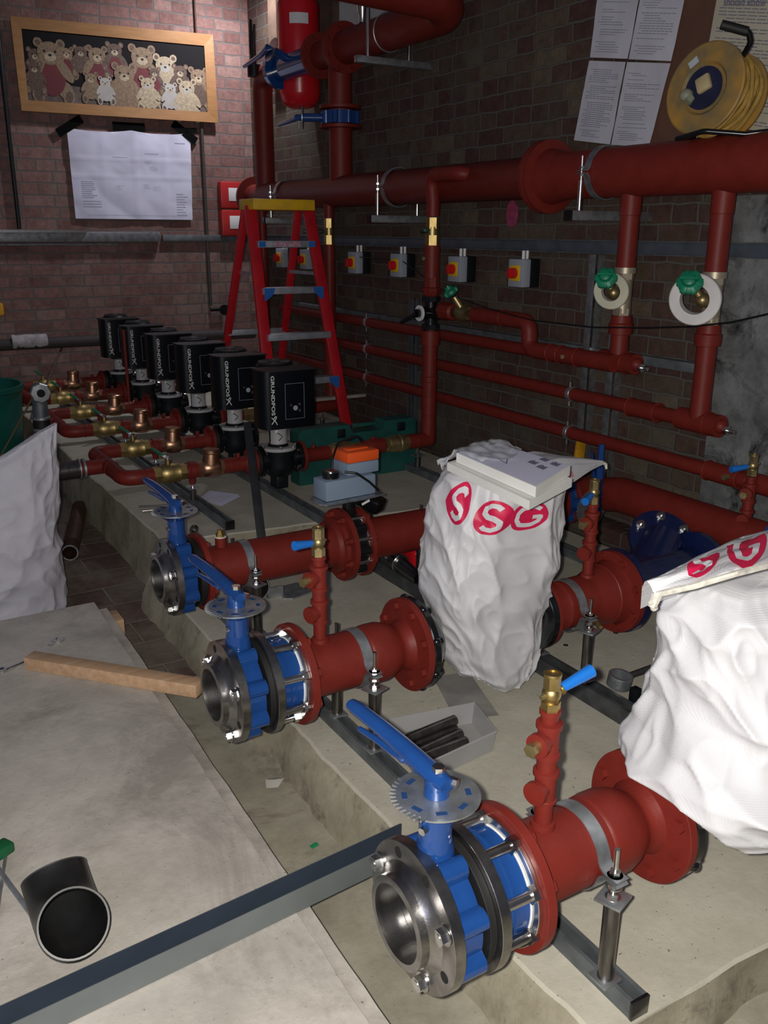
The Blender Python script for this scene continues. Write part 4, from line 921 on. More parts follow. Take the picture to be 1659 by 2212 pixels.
# middle right assembly (line D)
DY, DX = 2.10, 0
t = T('red_pipe', 'red reducer pipe between the central sack and the dark blue strainer', 'pipe', (2.0, DY, Z0)); o = V((0, DY, Z0))
b = MB().lathe(o, X_, [(1.862, .06), (1.862, .118), (1.878, .119), (1.880, .078), (1.895, .080), (1.93, .0815), (1.95, .083), (1.953, .085), (1.956, .083), (2.075, .084), (2.09, .086), (2.13, .100), (2.15, .104), (2.153, .107), (2.17, .107), (2.19, .112), (2.20, .115), (2.201, .146), (2.222, .147), (2.223, .06)], 72)
for k in range(8):
    d = V((0, math.cos(R(22.5+45*k)), math.sin(R(22.5+45*k)))); b.hexa(o+X_*2.201+d*.128, -X_, .010, .013)
b.build('pipe_body', RED, t)
MB().ring(o, X_, 1.835, 1.861, .06, .123, 56).build('black_flange', BLK, t)
pq = onY(1293, 1352, 2.02)
MB().cyl(pq+V((-.02, 0, .03)), pq, .009).hexa(pq, V((.5, -.4, -.6)), .012, .010).build('drain_plug', BRASSD, t)
riser_stack((2.085, DY, Z0), 'red riser stack in front of the dark blue strainer', base=.080)
small_valve((2.085, DY, Z0+.343), 'brass valve with blue lever in front of the brick wall', (-.9, -.45, -.3), BRASSD, hl=.06)
support((1.985, DY-.01, Z0), 'clamp and tube legs right of the central sack on the wide rail', zr=.212, r=.087)
t = T('strainer', 'dark blue cast Y strainer with a bolted cover', 'strainer', (2.5, DY, Z0))
b = MB().lathe(o, X_, [(2.224, .06), (2.224, .150), (2.250, .150), (2.252, .11), (2.28, .095), (2.36, .10), (2.50, .10), (2.58, .09), (2.62, .09), (2.63, .145), (2.655, .145), (2.656, .06)], 56)
b.cyl(o+V((2.36, 0, 0)), o+V((2.56, .10, .10)), .085, .075)
b.build('strainer_body', NAVY, t)
cv = o+V((2.56, .10, .105)); cax = V((-.25, -.62, .75)).normalized(); uu, vv, ww = frame(cax)
MB().lathe(cv-cax*.03, cax, [(0, .05), (0, .125), (.025, .128), (.03, .125), (.034, .04), (.035, 0)], 40).cyl(cv-cax*.12, cv-cax*.02, .085).build('cover', NAVY, t)
for k in range(6):
    a = R(60*k+20); q = cv+(uu*math.cos(a)+vv*math.sin(a))*.098
    MB().cyl(q, q+cax*.006, .018, n=20).hexa(q+cax*.004, cax, .014, .014).cyl(q+cax*.016, q+cax*.028, .008, n=10).build('cover_bolt', ZINC, t)

# ================================================================== high level pipework in the back corner
HX2, HZ2 = 3.0, 2.75
yr2 = onX(735, 250, HX2).y; yr1 = onX(567, 200, HX2).y
t = T('high_header', 'high dark red pipe turning towards the camera near the top of the wall', 'pipe', (HX2, 5, HZ2)); o = V((HX2, 0, HZ2))
yA, yB = onX(742, 90, HX2).y, onX(690, 110, HX2).y
pp = path([(HX2, yA-.02, HZ2), (HX2, 4.36, HZ2), (2.9, 4.27, HZ2+.03), (1.9, 4.27, HZ2+.075)], .22, 14)
MB().tube(pp, .098, 40).ring(o+Y_*(yA-.03), Y_, 0, .022, .03, .150, 48).build('pipe_body', RED, t)
b = MB().cyl(o+Y_*(yA), o+Y_*(yB), .085, n=36).ring(o+Y_*(yA-.004), Y_, 0, .022, .03, .150, 48).ring(o+Y_*(yB-.02), Y_, 0, .022, .03, .140, 48).cyl((HX2, yr2, HZ2-.45), (HX2, yr2, HZ2), .075, n=32).ring((HX2, yr2, 2.40), Z_, 0, .02, .03, .135, 40).build('tee_pipe', RED, t)
for k in range(8):
    a = R(22.5+45*k); d = V((math.cos(a), 0, math.sin(a)))
    MB().hexa(o+Y_*(yA-.03)+d*.125, -Y_, .018, .014).build('flange_bolt', RED, t); MB().hexa(o+Y_*(yB-.02)+d*.115, -Y_, .016, .013).build('flange_bolt', RED, t)
t = T('riser_pipe', 'red riser pipe standing on the header below the lower blue wafer valve', 'pipe', (HX2, yr2, 2.0))
MB().cyl((HX2, yr2, 1.95), (HX2, yr2, 2.30), .075, n=32).ring((HX2, yr2, 2.285), Z_, 0, .02, .03, .135, 40).build('pipe_body', RED, t)
t = T('wafer_valve', 'blue wafer valve with lever below the red pressure vessel', 'valve', (HX2, yr2, 2.31))
b = MB().prism([((.112+.018*max(0, math.cos(8*a)))*math.cos(a), (.112+.018*max(0, math.cos(8*a)))*math.sin(a)) for a in [2*PI*i/96 for i in range(96)]], (HX2, yr2, 2.312), X_, Y_, Z_*.075)
nv = V((-.86, .5, 0)).normalized(); c = V((HX2, yr2, 2.35)); b.cyl(c+nv*.1, c+nv*.24, .026).build('valve_body', BLUE, t)
MB().cyl(c+nv*.24, c+nv*.245, .07, n=40).build('notch_plate', GALV, t)
MB().tube([c+nv*.25, c+nv*.28, c+nv*.28+Y_*.10-Z_*.01, c+nv*.28+Y_*.28-Z_*.02], [.02, .02, .016, .011], 12).build('lever', BLUE, t)
MB().cyl(c+nv*.27-Z_*.02, c+nv*.27-Z_*.07, .008, n=10).build('lock_bolt', ZINC, t)
t = T('riser_pipe', 'tall dark red riser pipe in the back corner left of the pressure vessel', 'pipe', (HX2, yr1, 2.0))
pp = path([(HX2, yr1, 1.95), (HX2, yr1, HZ2), (HX2, yr1-.35, HZ2)], .14, 12)
MB().tube(pp, .075, 32).build('pipe_body', RED, t)
t = T('wafer_valve', 'blue lever valve between the corner riser and the bolted red flanges', 'valve', (HX2, 6.3, HZ2))
yv = (yr1-.35+yB)/2
b = MB().cyl(o+Y_*(yr1-.35), o+Y_*(yr1-.30), .13, n=40).cyl(o+Y_*(yB+.02), o+Y_*(yr1-.30), .085, n=32); b.build('valve_body', BLUE, t)
nv = V((-.9, 0, .35)).normalized(); c = o+Y_*(yv+.05)
MB().cyl(c+nv*.08, c+nv*.20, .028).build('valve_neck', BLUE, t); MB().cyl(c+nv*.20, c+nv*.205, .08, n=40).build('notch_plate', ZINC, t)
MB().tube([c+nv*.21, c+nv*.23, c+nv*.23+Y_*.12-Z_*.03, c+nv*.23+Y_*.42-Z_*.06], [.02, .022, .018, .012], 12).build('lever', BLUE, t)
lv = onX(549, 150, 2.92)
t = T('lever_handle', 'dark upright double lever standing in the corner against the bright wall', 'valve lever', lv)
MB().cyl(lv-Z_*.05, lv+Z_*.03, .05).tube([lv, onX(543, 100, 2.92), onX(541, 42, 2.92)], [.022, .016, .010], 10).tube([lv, onX(548, 100, 2.9), onX(549, 52, 2.9)], [.02, .014, .009], 10).build('lever_pair', BLKM, t)
# pressure vessel
vx, vy = 2.86, 6.46
pv = onY(646, 120, vy); vx = pv.x
zt, zb = onY(646, 0, vy).z, onY(646, 236, vy).z
t = T('pressure_vessel', 'bright red cylindrical pressure vessel with white label hanging in the corner', 'pressure vessel', (vx, vy, zb))
MB().lathe((vx, vy, zb), Z_, [(0, 0), (.006, .07), (.02, .11), (.05, .135), (.09, .147), (.10, .150), (zt-zb-.06, .150), (zt-zb-.02, .143), (zt-zb+.02, .12), (zt-zb+.05, .07), (zt-zb+.055, 0)], 48).build('tank', REDG, t)
d = V((-.5, -.86, 0)).normalized(); L0 = MB(); a0 = math.atan2(d.y, d.x)+.10
z0_, z1_ = onY(655, 61, vy).z, onY(655, 38, vy).z
for i in range(7):
    a = a0+(i/6-.5)*.9
    for z in (z0_, z1_): L0.v.append(V((vx+.1515*math.cos(a), vy+.1515*math.sin(a), z)))
L0.f = [(2*i, 2*i+2, 2*i+3, 2*i+1) for i in range(6)]; L0.m = [0]*6
L0.build('white_label', WHITE, t)
# corner panels
p0, p1 = onY(541, 0, YB-.02), onY(580, 130, YB-.02)
tag(MB().bx(p0.x, p1.x, YB-.03, YB-.002, p1.z, p0.z+.5).build('wall_panel', mat('pale_panel', (.42, .44, .48), .6, 0, .1, 3)), 'pale grey panel on the back wall beside the corner lever', 'panel')
p0, p1 = onX(582, 0, XR-.02), onX(598, 175, XR-.02)
for (a, c_, zb_, lab) in ((582, 600, 170, 'brown timber post left of the pressure vessel'), (694, 722, 70, 'brown timber post right of the pressure vessel')):
    yy0, yy1 = onX(a, 60, XR-.06).y, onX(c_, 60, XR-.06).y
    tag(MB().bx(XR-.07, XR-.002, yy1, yy0, onX(c_, zb_, XR-.06).z, 3.9).build('timber_post', OLDW), lab, 'post')
yy0, yy1 = onX(722, 30, XR).y, onX(868, 30, XR).y
tag(MB().bx(XR-.02, XR-.002, yy1, yy0, onX(800, 78, XR).z, 3.9).build('white_board', mat('white_board', (.50, .50, .50), .6, 0, .12, 4)), 'whitish board on the wall behind the high elbow', 'board')
p = onX(783, 20, 3.1)
t = T('air_valve', 'chrome capped air valve above the high red pipe', 'valve', p)
MB().lathe(p-Z_*.14, Z_, [(0, .012), (.06, .014), (.065, .022), (.10, .022), (.12, .03), (.17, .036), (.175, .02), (.18, 0)], 20).build('body', ZINC, t)
for (a, yy, lab) in ((822, 90, 'bracket of thin rods holding the high red pipe'),):
    y0 = onX(840, 80, HX2).y; t = T('pipe_bracket', lab, 'bracket', (3.1, y0, 2.6))
    MB().bx(2.78, 3.299, y0-.02, y0+.02, 2.575, 2.612, bev=.002).build('arm', GALV, t)
    for s in (-1, 1): MB().cyl((HX2+s*.14, y0, 2.61), (HX2+s*.14, y0, 2.86), .010, n=12).build('threaded_rod', ZINC, t)
    MB().torus((HX2, y0, HZ2), Y_, .103, .005).build('clamp_ring', GALV, t)

# ================================================================== wall channels
zs = 1.60
def plainch(name, c0, c1, label, m=STRUTB, mid=None):
    t = T(name, label, 'strut', c0, 'metal channels fixed to the brick walls')
    b = MB().bx(c0[0], c1[0], c0[1], c1[1], c0[2], c1[2], bev=.002); b.build('channel', m, t)
    return t
za, zb_ = onX(1290, 519, 3.23).z, onX(1290, 548, 3.23).z
t = plainch('wall_strut', (3.245, .6, zb_), (3.298, 7.69, za), 'long horizontal steel strut along the right brick wall at isolator height')
MB().bx(3.225, 3.246, .6, 7.69, za-.004, za+.001).bx(3.225, 3.246, .6, 7.69, zb_, zb_+.004).build('lip', GALVD, t)
xa, xb = onY(345, 515, YB-.03).x, onY(382, 515, YB-.03).x
z1, z2 = onY(200, 501, YB-.05).z, onY(200, 522, YB-.05).z
t = plainch('wall_strut', (-2.0, YB-.05, z2), (xa, YB-.002, z1), 'left length of horizontal strut on the back wall under the drawing', GALV)
MB().bx(-2.0, xa-.6, YB-.075, YB-.045, z1-.006, z1+.014).build('top_lip', ZINC, t)
plainch('wall_strut', (xb-.12, YB-.035, z2+.004), (3.29, YB-.002, z1-.02), 'right length of horizontal strut on the back wall behind the ladder', GALVD)
tag(MB().cyl((-2.0, YB-.03, z2-.022), (xa-.35, YB-.03, z2-.022), .009, n=10).build('thin_conduit', GALV), 'thin bright conduit just below the back wall strut', 'conduit')
for (px0, px1, ptop, pbot, X, lab) in ((1252, 1290, 548, 965, 3.235, 'upright strut on the brick wall left of the first drop pipe'), (1305, 1345, 720, 1010, 3.235, 'shorter upright strut behind the first drop pipe'), (893, 912, 645, 880, 3.26, 'upright strut on the wall left of the nearest red upright pipe'), (634, 642, 690, 780, 3.26, 'thin upright strut seen through the ladder')):
    y0, y1 = onX(px1-20, 800, X).y, onX(px0-20, 800, X).y
    t = T('upright_strut', lab, 'strut', (X, y0, .3), 'metal channels fixed to the brick walls')
    zt_ = onX(px0, ptop, X).z; zb__ = onX(px0, pbot+60, X).z
    y1 = min(y1, y0+.05)
    MB().bx(X, 3.298, y0, y1, zb__, zt_, bev=.002).build('channel', GALV if px0 > 1200 else STRUTB, t)
    MB().bx(X-.001, X+.012, y0-.0015, y0+.002, zb__, zt_).build('bright_edge', ZINC, t)
z1, z2 = onX(1230, 744, 3.25).z, onX(1230, 762, 3.25).z
plainch('steel_trunking', (3.25, onX(1520, 795, 3.25).y, z2), (3.298, 6.9, z1), 'grey trunking running behind the upper wall pipe', GALVD)
# conduits on the back wall
def cond(px_, ytop, ybot, r, label, m=OLDW, px2=None):
    a = onY(px_, ytop, YB-.02); c = onY(px2 or px_, ybot, YB-.02)
    tag(MB().cyl((c.x, YB-.02, c.z), (c.x, YB-.02, a.z+(.6 if ytop <= 0 else 0)), r, n=12).build('conduit', m), label, 'conduit', 'vertical conduits on the back wall')
cond(20, 0, 495, .016, 'black conduit dropping to the strut at the far left of the back wall', BLKM, 42)
cond(430, 0, 78, .008, 'thin rusty conduit above the picture frame', RUST, 424)
cond(440, 265, 660, .014, 'dark conduit dropping behind the strut right of the drawing', mat('conduit_brown', (.05, .045, .04), .6), 455)
p = onY(478, 668, YB-.03)
t = T('stop_cock', 'dark stop cock at the foot of the conduit on the back wall', 'valve', p)
MB().cyl(p, p-Y_*.08, .018).cyl(p-Y_*.07, p-Y_*.09, .045, n=20).cyl(p-X_*.10, p+X_*.02, .016, n=14).build('body', BLKM, t)
# lagged pipe at the far left
p0, p1 = onY(0, 742, YB-.15), onY(205, 748, YB-.15)
t = T('old_pipe', 'old dark pipe low on the back wall with a patch of white lagging', 'pipe', p0)
MB().cyl((-1.5, YB-.12, p0.z), (3.2, YB-.12, p0.z-.03), .045, n=20).build('pipe_body', mat('old_pipe', (.045, .035, .035), .7), t)
q0, q1 = onY(28, 745, YB-.17), onY(105, 748, YB-.17)
b = MB(); n = 14; b.tube([V((q0.x+(q1.x-q0.x)*i/n, YB-.12, p0.z)) for i in range(n+1)], [.056+.010*noise.noise(V((i*1.3, 2, 0))) for i in range(n+1)], 16); b.build('lagging', mat('lagging_white', (.40, .38, .38), .85, 0, .3, 20, .5, 60), t)
p = onY(0, 668, YB-.1)
tag(MB().box(p-X_*.01, (.07, .06, .10), 0, None, .02).build('yellow_fitting', YEL), 'yellow fitting at the left edge of the back wall', 'fitting')
# foam patch
p = onX(1108, 462, XR)
b = MB(); pts = [((.05+.014*noise.noise(V((i*.9, 1, 3))))*math.cos(2*PI*i/20)*.9, (.07+.02*noise.noise(V((i*.9, 5, 3))))*math.sin(2*PI*i/20)) for i in range(20)]
b.prism(pts, p-X_*.012, Y_, Z_, X_*.011); tag(b.build('foam_patch', mat('pink_foam', (.34, .05, .12), .7, 0, .3, 30)), 'pink foam patch on the brick below the header flange', 'patch')

# ================================================================== isolator switches
def isolator():
    p = onX(1113, 590, 3.13); t = T('isolator_switch', 'rightmost isolator switch, left of the tall upright strut', 'switch', (3.2, p.y, p.z-.07), 'grey isolators with red and yellow rotary knobs')
    y, z = p.y, p.z
    MB().bx(3.185, 3.246, y-.062, y+.062, z-.072, z+.072, bev=.004).build('base', BLKM, t)
    MB().bx(3.130, 3.185, y-.060, y+.060, z-.072, z+.072, bev=.005).build('cover', GREY, t)
    MB().bx(3.124, 3.131, y-.040, y+.040, z-.040, z+.040, bev=.002).build('yellow_plate', mat('isolator_yellow', (.85, .50, .01), .45), t)
    k = MB().cyl((3.126, y, z), (3.092, y, z), .028, .025, n=28).bar((3.096, y, z-.026), (3.096, y, z+.026), .014, .026, up=X_).build('knob', mat('knob_red', (.60, .01, .01), .4), t)
    for s in (-1, 1): MB().cyl((3.185+s*.016, y-.01+s*.004, z+.071), (3.185+s*.016, y-.01+s*.004, z+.115), .009, n=12).build('cable_tail', WHITE, t)
    return t
I1 = isolator(); y1_ = onX(1113, 590, 3.13).y
for px_, lab in ((980, 'isolator switch just right of the nearest upright pipe'), (853, 'isolator switch just left of the nearest upright pipe'), (760, 'isolator switch just right of the slim upright pipe with brass valve'), (655, 'isolator switch seen behind the right ladder stile'), (603, 'isolator switch seen between the ladder stiles')):
    dup(I1, (0, onX(px_, 575, 3.13).y-y1_, 0), lab)
# cables
pts = [onX(x, y, 3.16) for x, y in ((735, 553), (800, 557), (868, 563))]+[onX(x, y, 3.05) for x, y in ((905, 590), (935, 615))]+[onX(x, y, 2.9) for x, y in ((985, 642), (1060, 668), (1150, 692), (1280, 707), (1400, 708), (1500, 705), (1580, 696), (1659, 678), (1720, 665))]
tag(MB().tube(pts, .0035, 8).build('slack_cable', CABLE), 'thin black cable sagging across the wall past the green handwheels', 'cable')

# ================================================================== papers
def wallsheet(name, corners, X, label, m, lines, group=None, t_=.0012, wave=.006, margin=.1, cat='notice'):
    """corners TL TR BR BL on the right wall plane"""
    P = [onX(x, y, X) for x, y in corners]; n = 16; b = MB(); g = []
    def S(u, v, off=0):
        p = P[0].lerp(P[1], u).lerp(P[3].lerp(P[2], u), v); p.x = X-off-abs(noise.noise(V((u*3, v*2.5, P[0].y))))*wave; return p
    for j in range(n+1):
        for i in range(n+1): g.append(S(i/n, j/n))
    b.v = g+[p+X_*t_ for p in g]; k = (n+1)**2
    b.f = [(j*(n+1)+i, j*(n+1)+i+1, (j+1)*(n+1)+i+1, (j+1)*(n+1)+i) for i in range(n) for j in range(n)]
    b.f += [tuple(x+k for x in reversed(f)) for f in list(b.f)]; b.m = [0]*len(b.f)
    t = T(name, label, cat, S(.5, 1), group); b.build('sheet', m, t)
    q = MB(); r_ = random.Random(hash(label) % 1000 if False else len(label)*7+int(P[0].y*100))
    v = margin
    while v < 1-margin*.7:
        if r_.random() < .82:
            u0 = margin+(.08 if r_.random() < .5 else 0); u1 = min(1-margin, u0+.25+r_.random()*.6); m_ = 8
            h = .006
            for i in range(m_):
                a, c = u0+(u1-u0)*i/m_, u0+(u1-u0)*(i+.86)/m_
                q.add([S(a, v, .0008), S(c, v, .0008), S(c, v+h, .0008), S(a, v+h, .0008)], [(0, 1, 2, 3)])
        v += 1/lines
    if q.v: q.build('print', INK, t)
    return t
G = 'typed notices pinned in a two by two block'
wallsheet('notice_sheet', ((1297, -60), (1392, -60), (1356, 127), (1275, 124)), 3.27, 'upper left sheet of the four typed notices', PAPERG, 34, G)
wallsheet('notice_sheet', ((1394, -60), (1492, -60), (1450, 132), (1358, 128)), 3.27, 'upper right sheet of the four typed notices', PAPERG, 34, G)
wallsheet('notice_sheet', ((1273, 131), (1352, 134), (1318, 312), (1240, 303)), 3.268, 'lower left sheet of the four typed notices', PAPERG, 40, G)
wallsheet('notice_sheet', ((1355, 134), (1449, 137), (1402, 317), (1320, 313)), 3.268, 'lower right sheet of the four typed notices', PAPERG, 40, G)
P = [onX(x, y, 3.28) for x, y in ((1478, -80), (1760, -80), (1720, 330), (1385, 330))]
b = MB(); b.v = P+[p+X_*.018 for p in P]; b.f = [(0, 1, 2, 3), (7, 6, 5, 4), (0, 4, 5, 1), (1, 5, 6, 2), (2, 6, 7, 3), (3, 7, 4, 0)]; b.m = [0]*6
tag(b.build('notice_board', mat('board_brown', (.12, .055, .035), .7, 0, .2, 5)), 'brown board on the brick wall behind the cable reel', 'board')
t = wallsheet('cream_poster', ((1560, -60), (1780, -60), (1750, 300), (1500, 262)), 3.262, 'cream poster with a slanted heading behind the cable reel', PAPERC, 46, margin=.05)
b = MB(); p = onX(1562, 12, 3.252); u = (onX(1605, 12, 3.252)-p).normalized()
puttext(b, 'should know', .040, p, u, Z_, bold=.001); b.build('heading', INK, t)

# ================================================================== cable reel standing on the header
rc = onX(1520, 190, 2.90); ax = V((-.95, -.10, .13)).normalized(); uu, vv, ww = frame(ax); RO = .164
t = T('cable_reel', 'dirty yellow cable reel with black handle standing on the header pipe', 'cable reel', rc-Z_*RO)
b = MB().lathe(rc-ax*.012, ax, [(-.006, .02), (-.006, RO-.008), (0, RO), (.008, RO), (.012, RO-.006), (.012, .095), (.002, .085), (.002, 0)], 64); b.build('front_flange', REELY, t)
MB().lathe(rc-ax*.165, ax, [(-.004, 0), (-.004, RO-.004), (.004, RO-.004), (.008, .02)], 64).build('rear_flange', REELY, t)
MB().cyl(rc-ax*.002, rc+ax*.004, .076, n=48).build('hub_plate', mat('reel_navy', (.015, .017, .05), .5, 0, .3, 12), t)
MB().cyl(rc-ax*.16, rc-ax*.02, .06).build('drum', BLKM, t)
b = MB()
for k in range(9):
    d0 = .026+k*.0155; rr = .138+.012*math.sin(k*2.1)
    pts = [rc-ax*(d0+.004*math.sin(3*a+k))+(uu*math.cos(a)+vv*math.sin(a))*(rr+.004*math.sin(5*a+k)) for a in [2*PI*i/48 for i in range(49)]]
    b.tube(pts, .0085, 8, caps=False)
b.build('wound_cable', YELC, t)
e1_ = (V((0, 0, 1))-ax*ax.z).normalized(); e2_ = ax.cross(e1_)
if e2_.y > 0: e2_ = -e2_            # e2_ points to the camera's right
MB().box(rc+ax*.010+e1_*.012+e2_*.004, (.058, .058, .022), 0, Matrix((e2_, e1_, ax)).transposed() @ Matrix.Rotation(R(25), 3, 'Z'), .008).build('socket_block', mat('socket_cream', (.45, .36, .20), .5, 0, .15, 14), t)
MB().ball(rc+ax*.012-e1_*.022-e2_*.062, .026, sc=(1, 1, .9)).cyl(rc+ax*.01-e1_*.03-e2_*.04, rc+ax*.02-e1_*.05-e2_*.045, .015).build('winding_knob', mat('knob_dirty', (.22, .22, .16), .6, 0, .4, 16), t)
MB().box(rc+ax*.003+e1_*.095-e2_*.062, (.040, .026, .002), 0, Matrix((e2_, e1_, ax)).transposed() @ Matrix.Rotation(R(35), 3, 'Z')).build('rating_label', mat('reel_label', (.45, .52, .55), .5), t)
hp = [onX(1610, 108, 2.98), onX(1616, 70, 2.98), onX(1606, 68, 2.96), onX(1560, 54, 2.9)]
MB().tube(path([onX(1600, 130, 3.0), onX(1622, 92, 2.99), onX(1618, 68, 2.97), onX(1560, 53, 2.90)], .03), .011, 14).build('frame_handle', BLK, t)
MB().tube([onX(1614, 68, 2.965), onX(1558, 53, 2.895)], .0165, 16).build('hand_grip', RUB, t)
MB().tube(path([onX(1462, 300, 2.86), onX(1520, 283, 2.86), onX(1610, 290, 2.95), onX(1665, 283, 3.0)], .04), .010, 12).tube(path([onX(1462, 300, 2.86), onX(1500, 296, 2.98), onX(1640, 300, 3.05)], .03), .009, 12).build('frame_foot', BLK, t)

# ================================================================== picture and drawing on the back wall
PYW = YB-.035
def W(x, y, off=0): return onY(x, y, PYW-off)
t = T('framed_picture', 'long wooden framed picture of a crowd of teddy bears', 'picture', W(245, 250))
oc = [W(20, 36), W(457, 76), W(469, 266), (W(45, 240))]; ic = [W(45, 63), W(439, 100), W(447, 243), W(60, 217)]
names = 0
for i in range(4):
    a, b_, c, d = oc[i], oc[(i+1) % 4], ic[(i+1) % 4], ic[i]; m = MB()
    m.v = [a, b_, c, d]+[p-Y_*.03 for p in (a, b_)]+[p-Y_*.022 for p in (c, d)]
    m.f = [(0, 1, 2, 3), (4, 7, 6, 5), (0, 4, 5, 1), (1, 5, 6, 2), (2, 6, 7, 3), (3, 7, 4, 0)]; m.m = [0]*6
    m.build('frame_rail', FRAMEW, t)
m = MB(); m.v = [p-Y_*.012 for p in ic]+list(ic); m.f = [(0, 1, 2, 3), (7, 6, 5, 4), (0, 4, 5, 1), (1, 5, 6, 2), (2, 6, 7, 3), (3, 7, 4, 0)]; m.m = [0]*6
PICB = mat('picture_dark', (.008, .007, .008), .8, spec=.2)
cv = m.build('canvas', PICB, t)
ox = (ic[2]+ic[3])/2; ex = (ic[2]-ic[3]).normalized(); ez = (ic[0]-ic[3]).normalized(); o3 = ic[3]-Y_*.0125
Wd = (ic[2]-ic[3]).length; Ht = (ic[0]-ic[3]).length
art = MB(); CRM = [mat('bear_cream', (.36, .29, .19), .7, 0, .3, 60), mat('bear_tan', (.20, .135, .08), .7, 0, .35, 60), mat('bear_brown', (.10, .06, .042), .7, 0, .35, 60), mat('bear_red', (.12, .015, .02), .7), mat('bear_floor', (.10, .075, .065), .8, 0, .3, 20), mat('bear_eye', (.01, .008, .008), .4), mat('bear_white', (.36, .34, .31), .7)]
lay = [0]
def ell(u, v, ru, rv, ang, m_, n=18):
    lay[0] += 1; off = .0004*0+.00003*lay[0]; pts = []
    for i in range(n):
        a = 2*PI*i/n; x, y = ru*math.cos(a), rv*math.sin(a); pts.append((u*Wd+(x*math.cos(ang)-y*math.sin(ang))*Ht, v*Ht+(x*math.sin(ang)+y*math.cos(ang))*Ht))
    art.add([o3-Y_*off+ex*x+ez*y for x, y in pts], [tuple(range(n))], m_)
art.add([o3-Y_*.00002+ex*x*Wd+ez*y*Ht for x, y in ((0, 0), (1, 0), (1, .26), (.5, .20), (0, .30))], [(0, 1, 2, 3, 4)], 4)
def bear(u, v, s, m_, shirt=None, face=0):
    dk = 2 if m_ != 2 else 1
    ell(u-.018*s*2.6, v-.36*s, .13*s, .09*s, .9, m_); ell(u+.05*s, v-.36*s, .13*s, .09*s, -.9, m_)
    ell(u, v-.20*s, .17*s, .24*s, 0, shirt if shirt is not None else m_)
    ell(u-.055*s, v-.14*s, .06*s, .16*s, -.6, m_); ell(u+.055*s, v-.14*s, .06*s, .16*s, .6, m_)
    ell(u-.060*s, v-.44*s, .07*s, .10*s, .2, m_); ell(u+.065*s, v-.44*s, .07*s, .10*s, -.2, m_)
    ell(u-.060*s, v-.44*s, .045*s, .07*s, .2, dk); ell(u+.065*s, v-.44*s, .045*s, .07*s, -.2, dk)
    ell(u-.045*s, v+.15*s, .055*s, .055*s, 0, m_); ell(u+.045*s, v+.15*s, .055*s, .055*s, 0, m_)
    ell(u-.045*s, v+.15*s, .03*s, .03*s, 0, dk); ell(u+.045*s, v+.15*s, .03*s, .03*s, 0, dk)
    ell(u, v+.04*s, .15*s, .13*s, 0, m_); ell(u+face*.01, v+.0*s, .07*s, .05*s, 0, 0 if m_ != 0 else 6)
    for q in (-1, 1): ell(u+q*.022*s+face*.01, v+.06*s, .016*s, .016*s, 0, 5, 8)
    ell(u+face*.01, v+.02*s, .022*s, .016*s, 0, 5, 8)
for a in ((.07, .60, .55, 2), (.22, .66, .5, 1, 3), (.29, .70, .5, 2), (.37, .66, .72, 1, 3), (.46, .76, .62, 2, 3), (.60, .68, .95, 1, 3), (.14, .62, 1.0, 1, 3), (.72, .60, .85, 0), (.80, .54, .6, 2), (.90, .48, .75, 1, 2), (.06, .42, .5, 2), (.33, .34, .5, 1), (.66, .50, .45, 2, 3), (.50, .42, .85, 1), (.40, .30, .45, 6), (.62, .32, .6, 0), (.74, .28, .5, 6), (.83, .30, .72, 0)):
    bear(.5+(a[0]-.48)*1.08, a[1]*1.04, a[2]*1.28, *a[3:])
art.build('bear_artwork', CRM, cv, sharp=180)
# drawing sheet
PYD = YB-.012
c4 = [(143, 276), (410, 288), (415, 475), (163, 472)]
P = [onY(x, y, PYD) for x, y in c4]; n = 40; g = []
def SD(u, v, off=0):
    p = P[0].lerp(P[1], u).lerp(P[3].lerp(P[2], u), v)
    fold = sum(math.exp(-((u-k)/.012)**2) for k in (.26, .52, .77))*.006+sum(math.exp(-((v-k)/.012)**2) for k in (.33, .52))*.004
    p.y = PYD-.008-off-fold*.8-abs(noise.noise(V((u*3.2, v*2.4, 3))))*.020-abs(noise.noise(V((u*9, v*7, 8))))*.004-.010*(1-v)**3*math.sin(u*9)**2
    if v == 0: p.z -= .02*abs(math.sin(u*PI*2))
    return p
b = MB(); g = [SD(i/n, j/n) for j in range(n+1) for i in range(n+1)]; k = len(g)
b.v = g+[p+Y_*.0008 for p in g]; b.f = [(j*(n+1)+i, j*(n+1)+i+1, (j+1)*(n+1)+i+1, (j+1)*(n+1)+i) for i in range(n) for j in range(n)]; b.f += [tuple(x+k for x in reversed(f)) for f in list(b.f)]; b.m = [0]*len(b.f)
t = T('drawing_sheet', 'large creased white drawing taped to the brick wall below the picture', 'drawing', P[3]); b.build('sheet', PAPER, t, sharp=60)
q = MB(); rr_ = random.Random(3)
def strip(u0, u1, v, h=.004):
    m_ = max(2, int((u1-u0)/.02))
    for i in range(m_):
        a, c = u0+(u1-u0)*i/m_, u0+(u1-u0)*(i+1)/m_; q.add([SD(a, v, .002), SD(c, v, .002), SD(c, v+h, .002), SD(a, v+h, .002)], [(0, 1, 2, 3)])
for i in range(9): strip(.07, .07+.08+.05*rr_.random(), .58+i*.022)
for i in range(3): strip(.07, .22, .80+i*.03)
for i in range(9): strip(.86, .86+.05+.05*rr_.random(), .70+i*.03)
strip(.86, .95, .12); strip(.10, .95, .955, .002); strip(.34, .46, .30, .003); strip(.60, .72, .25, .003)
for (u, v) in ((.62, .33), (.66, .40), (.37, .62), (.60, .60), (.68, .62)):
    for i in range(4): strip(u-.03*rr_.random(), u+.04*rr_.random()+.01, v+i*.014, .0015)
q.build('drawing_lines', INK, t)
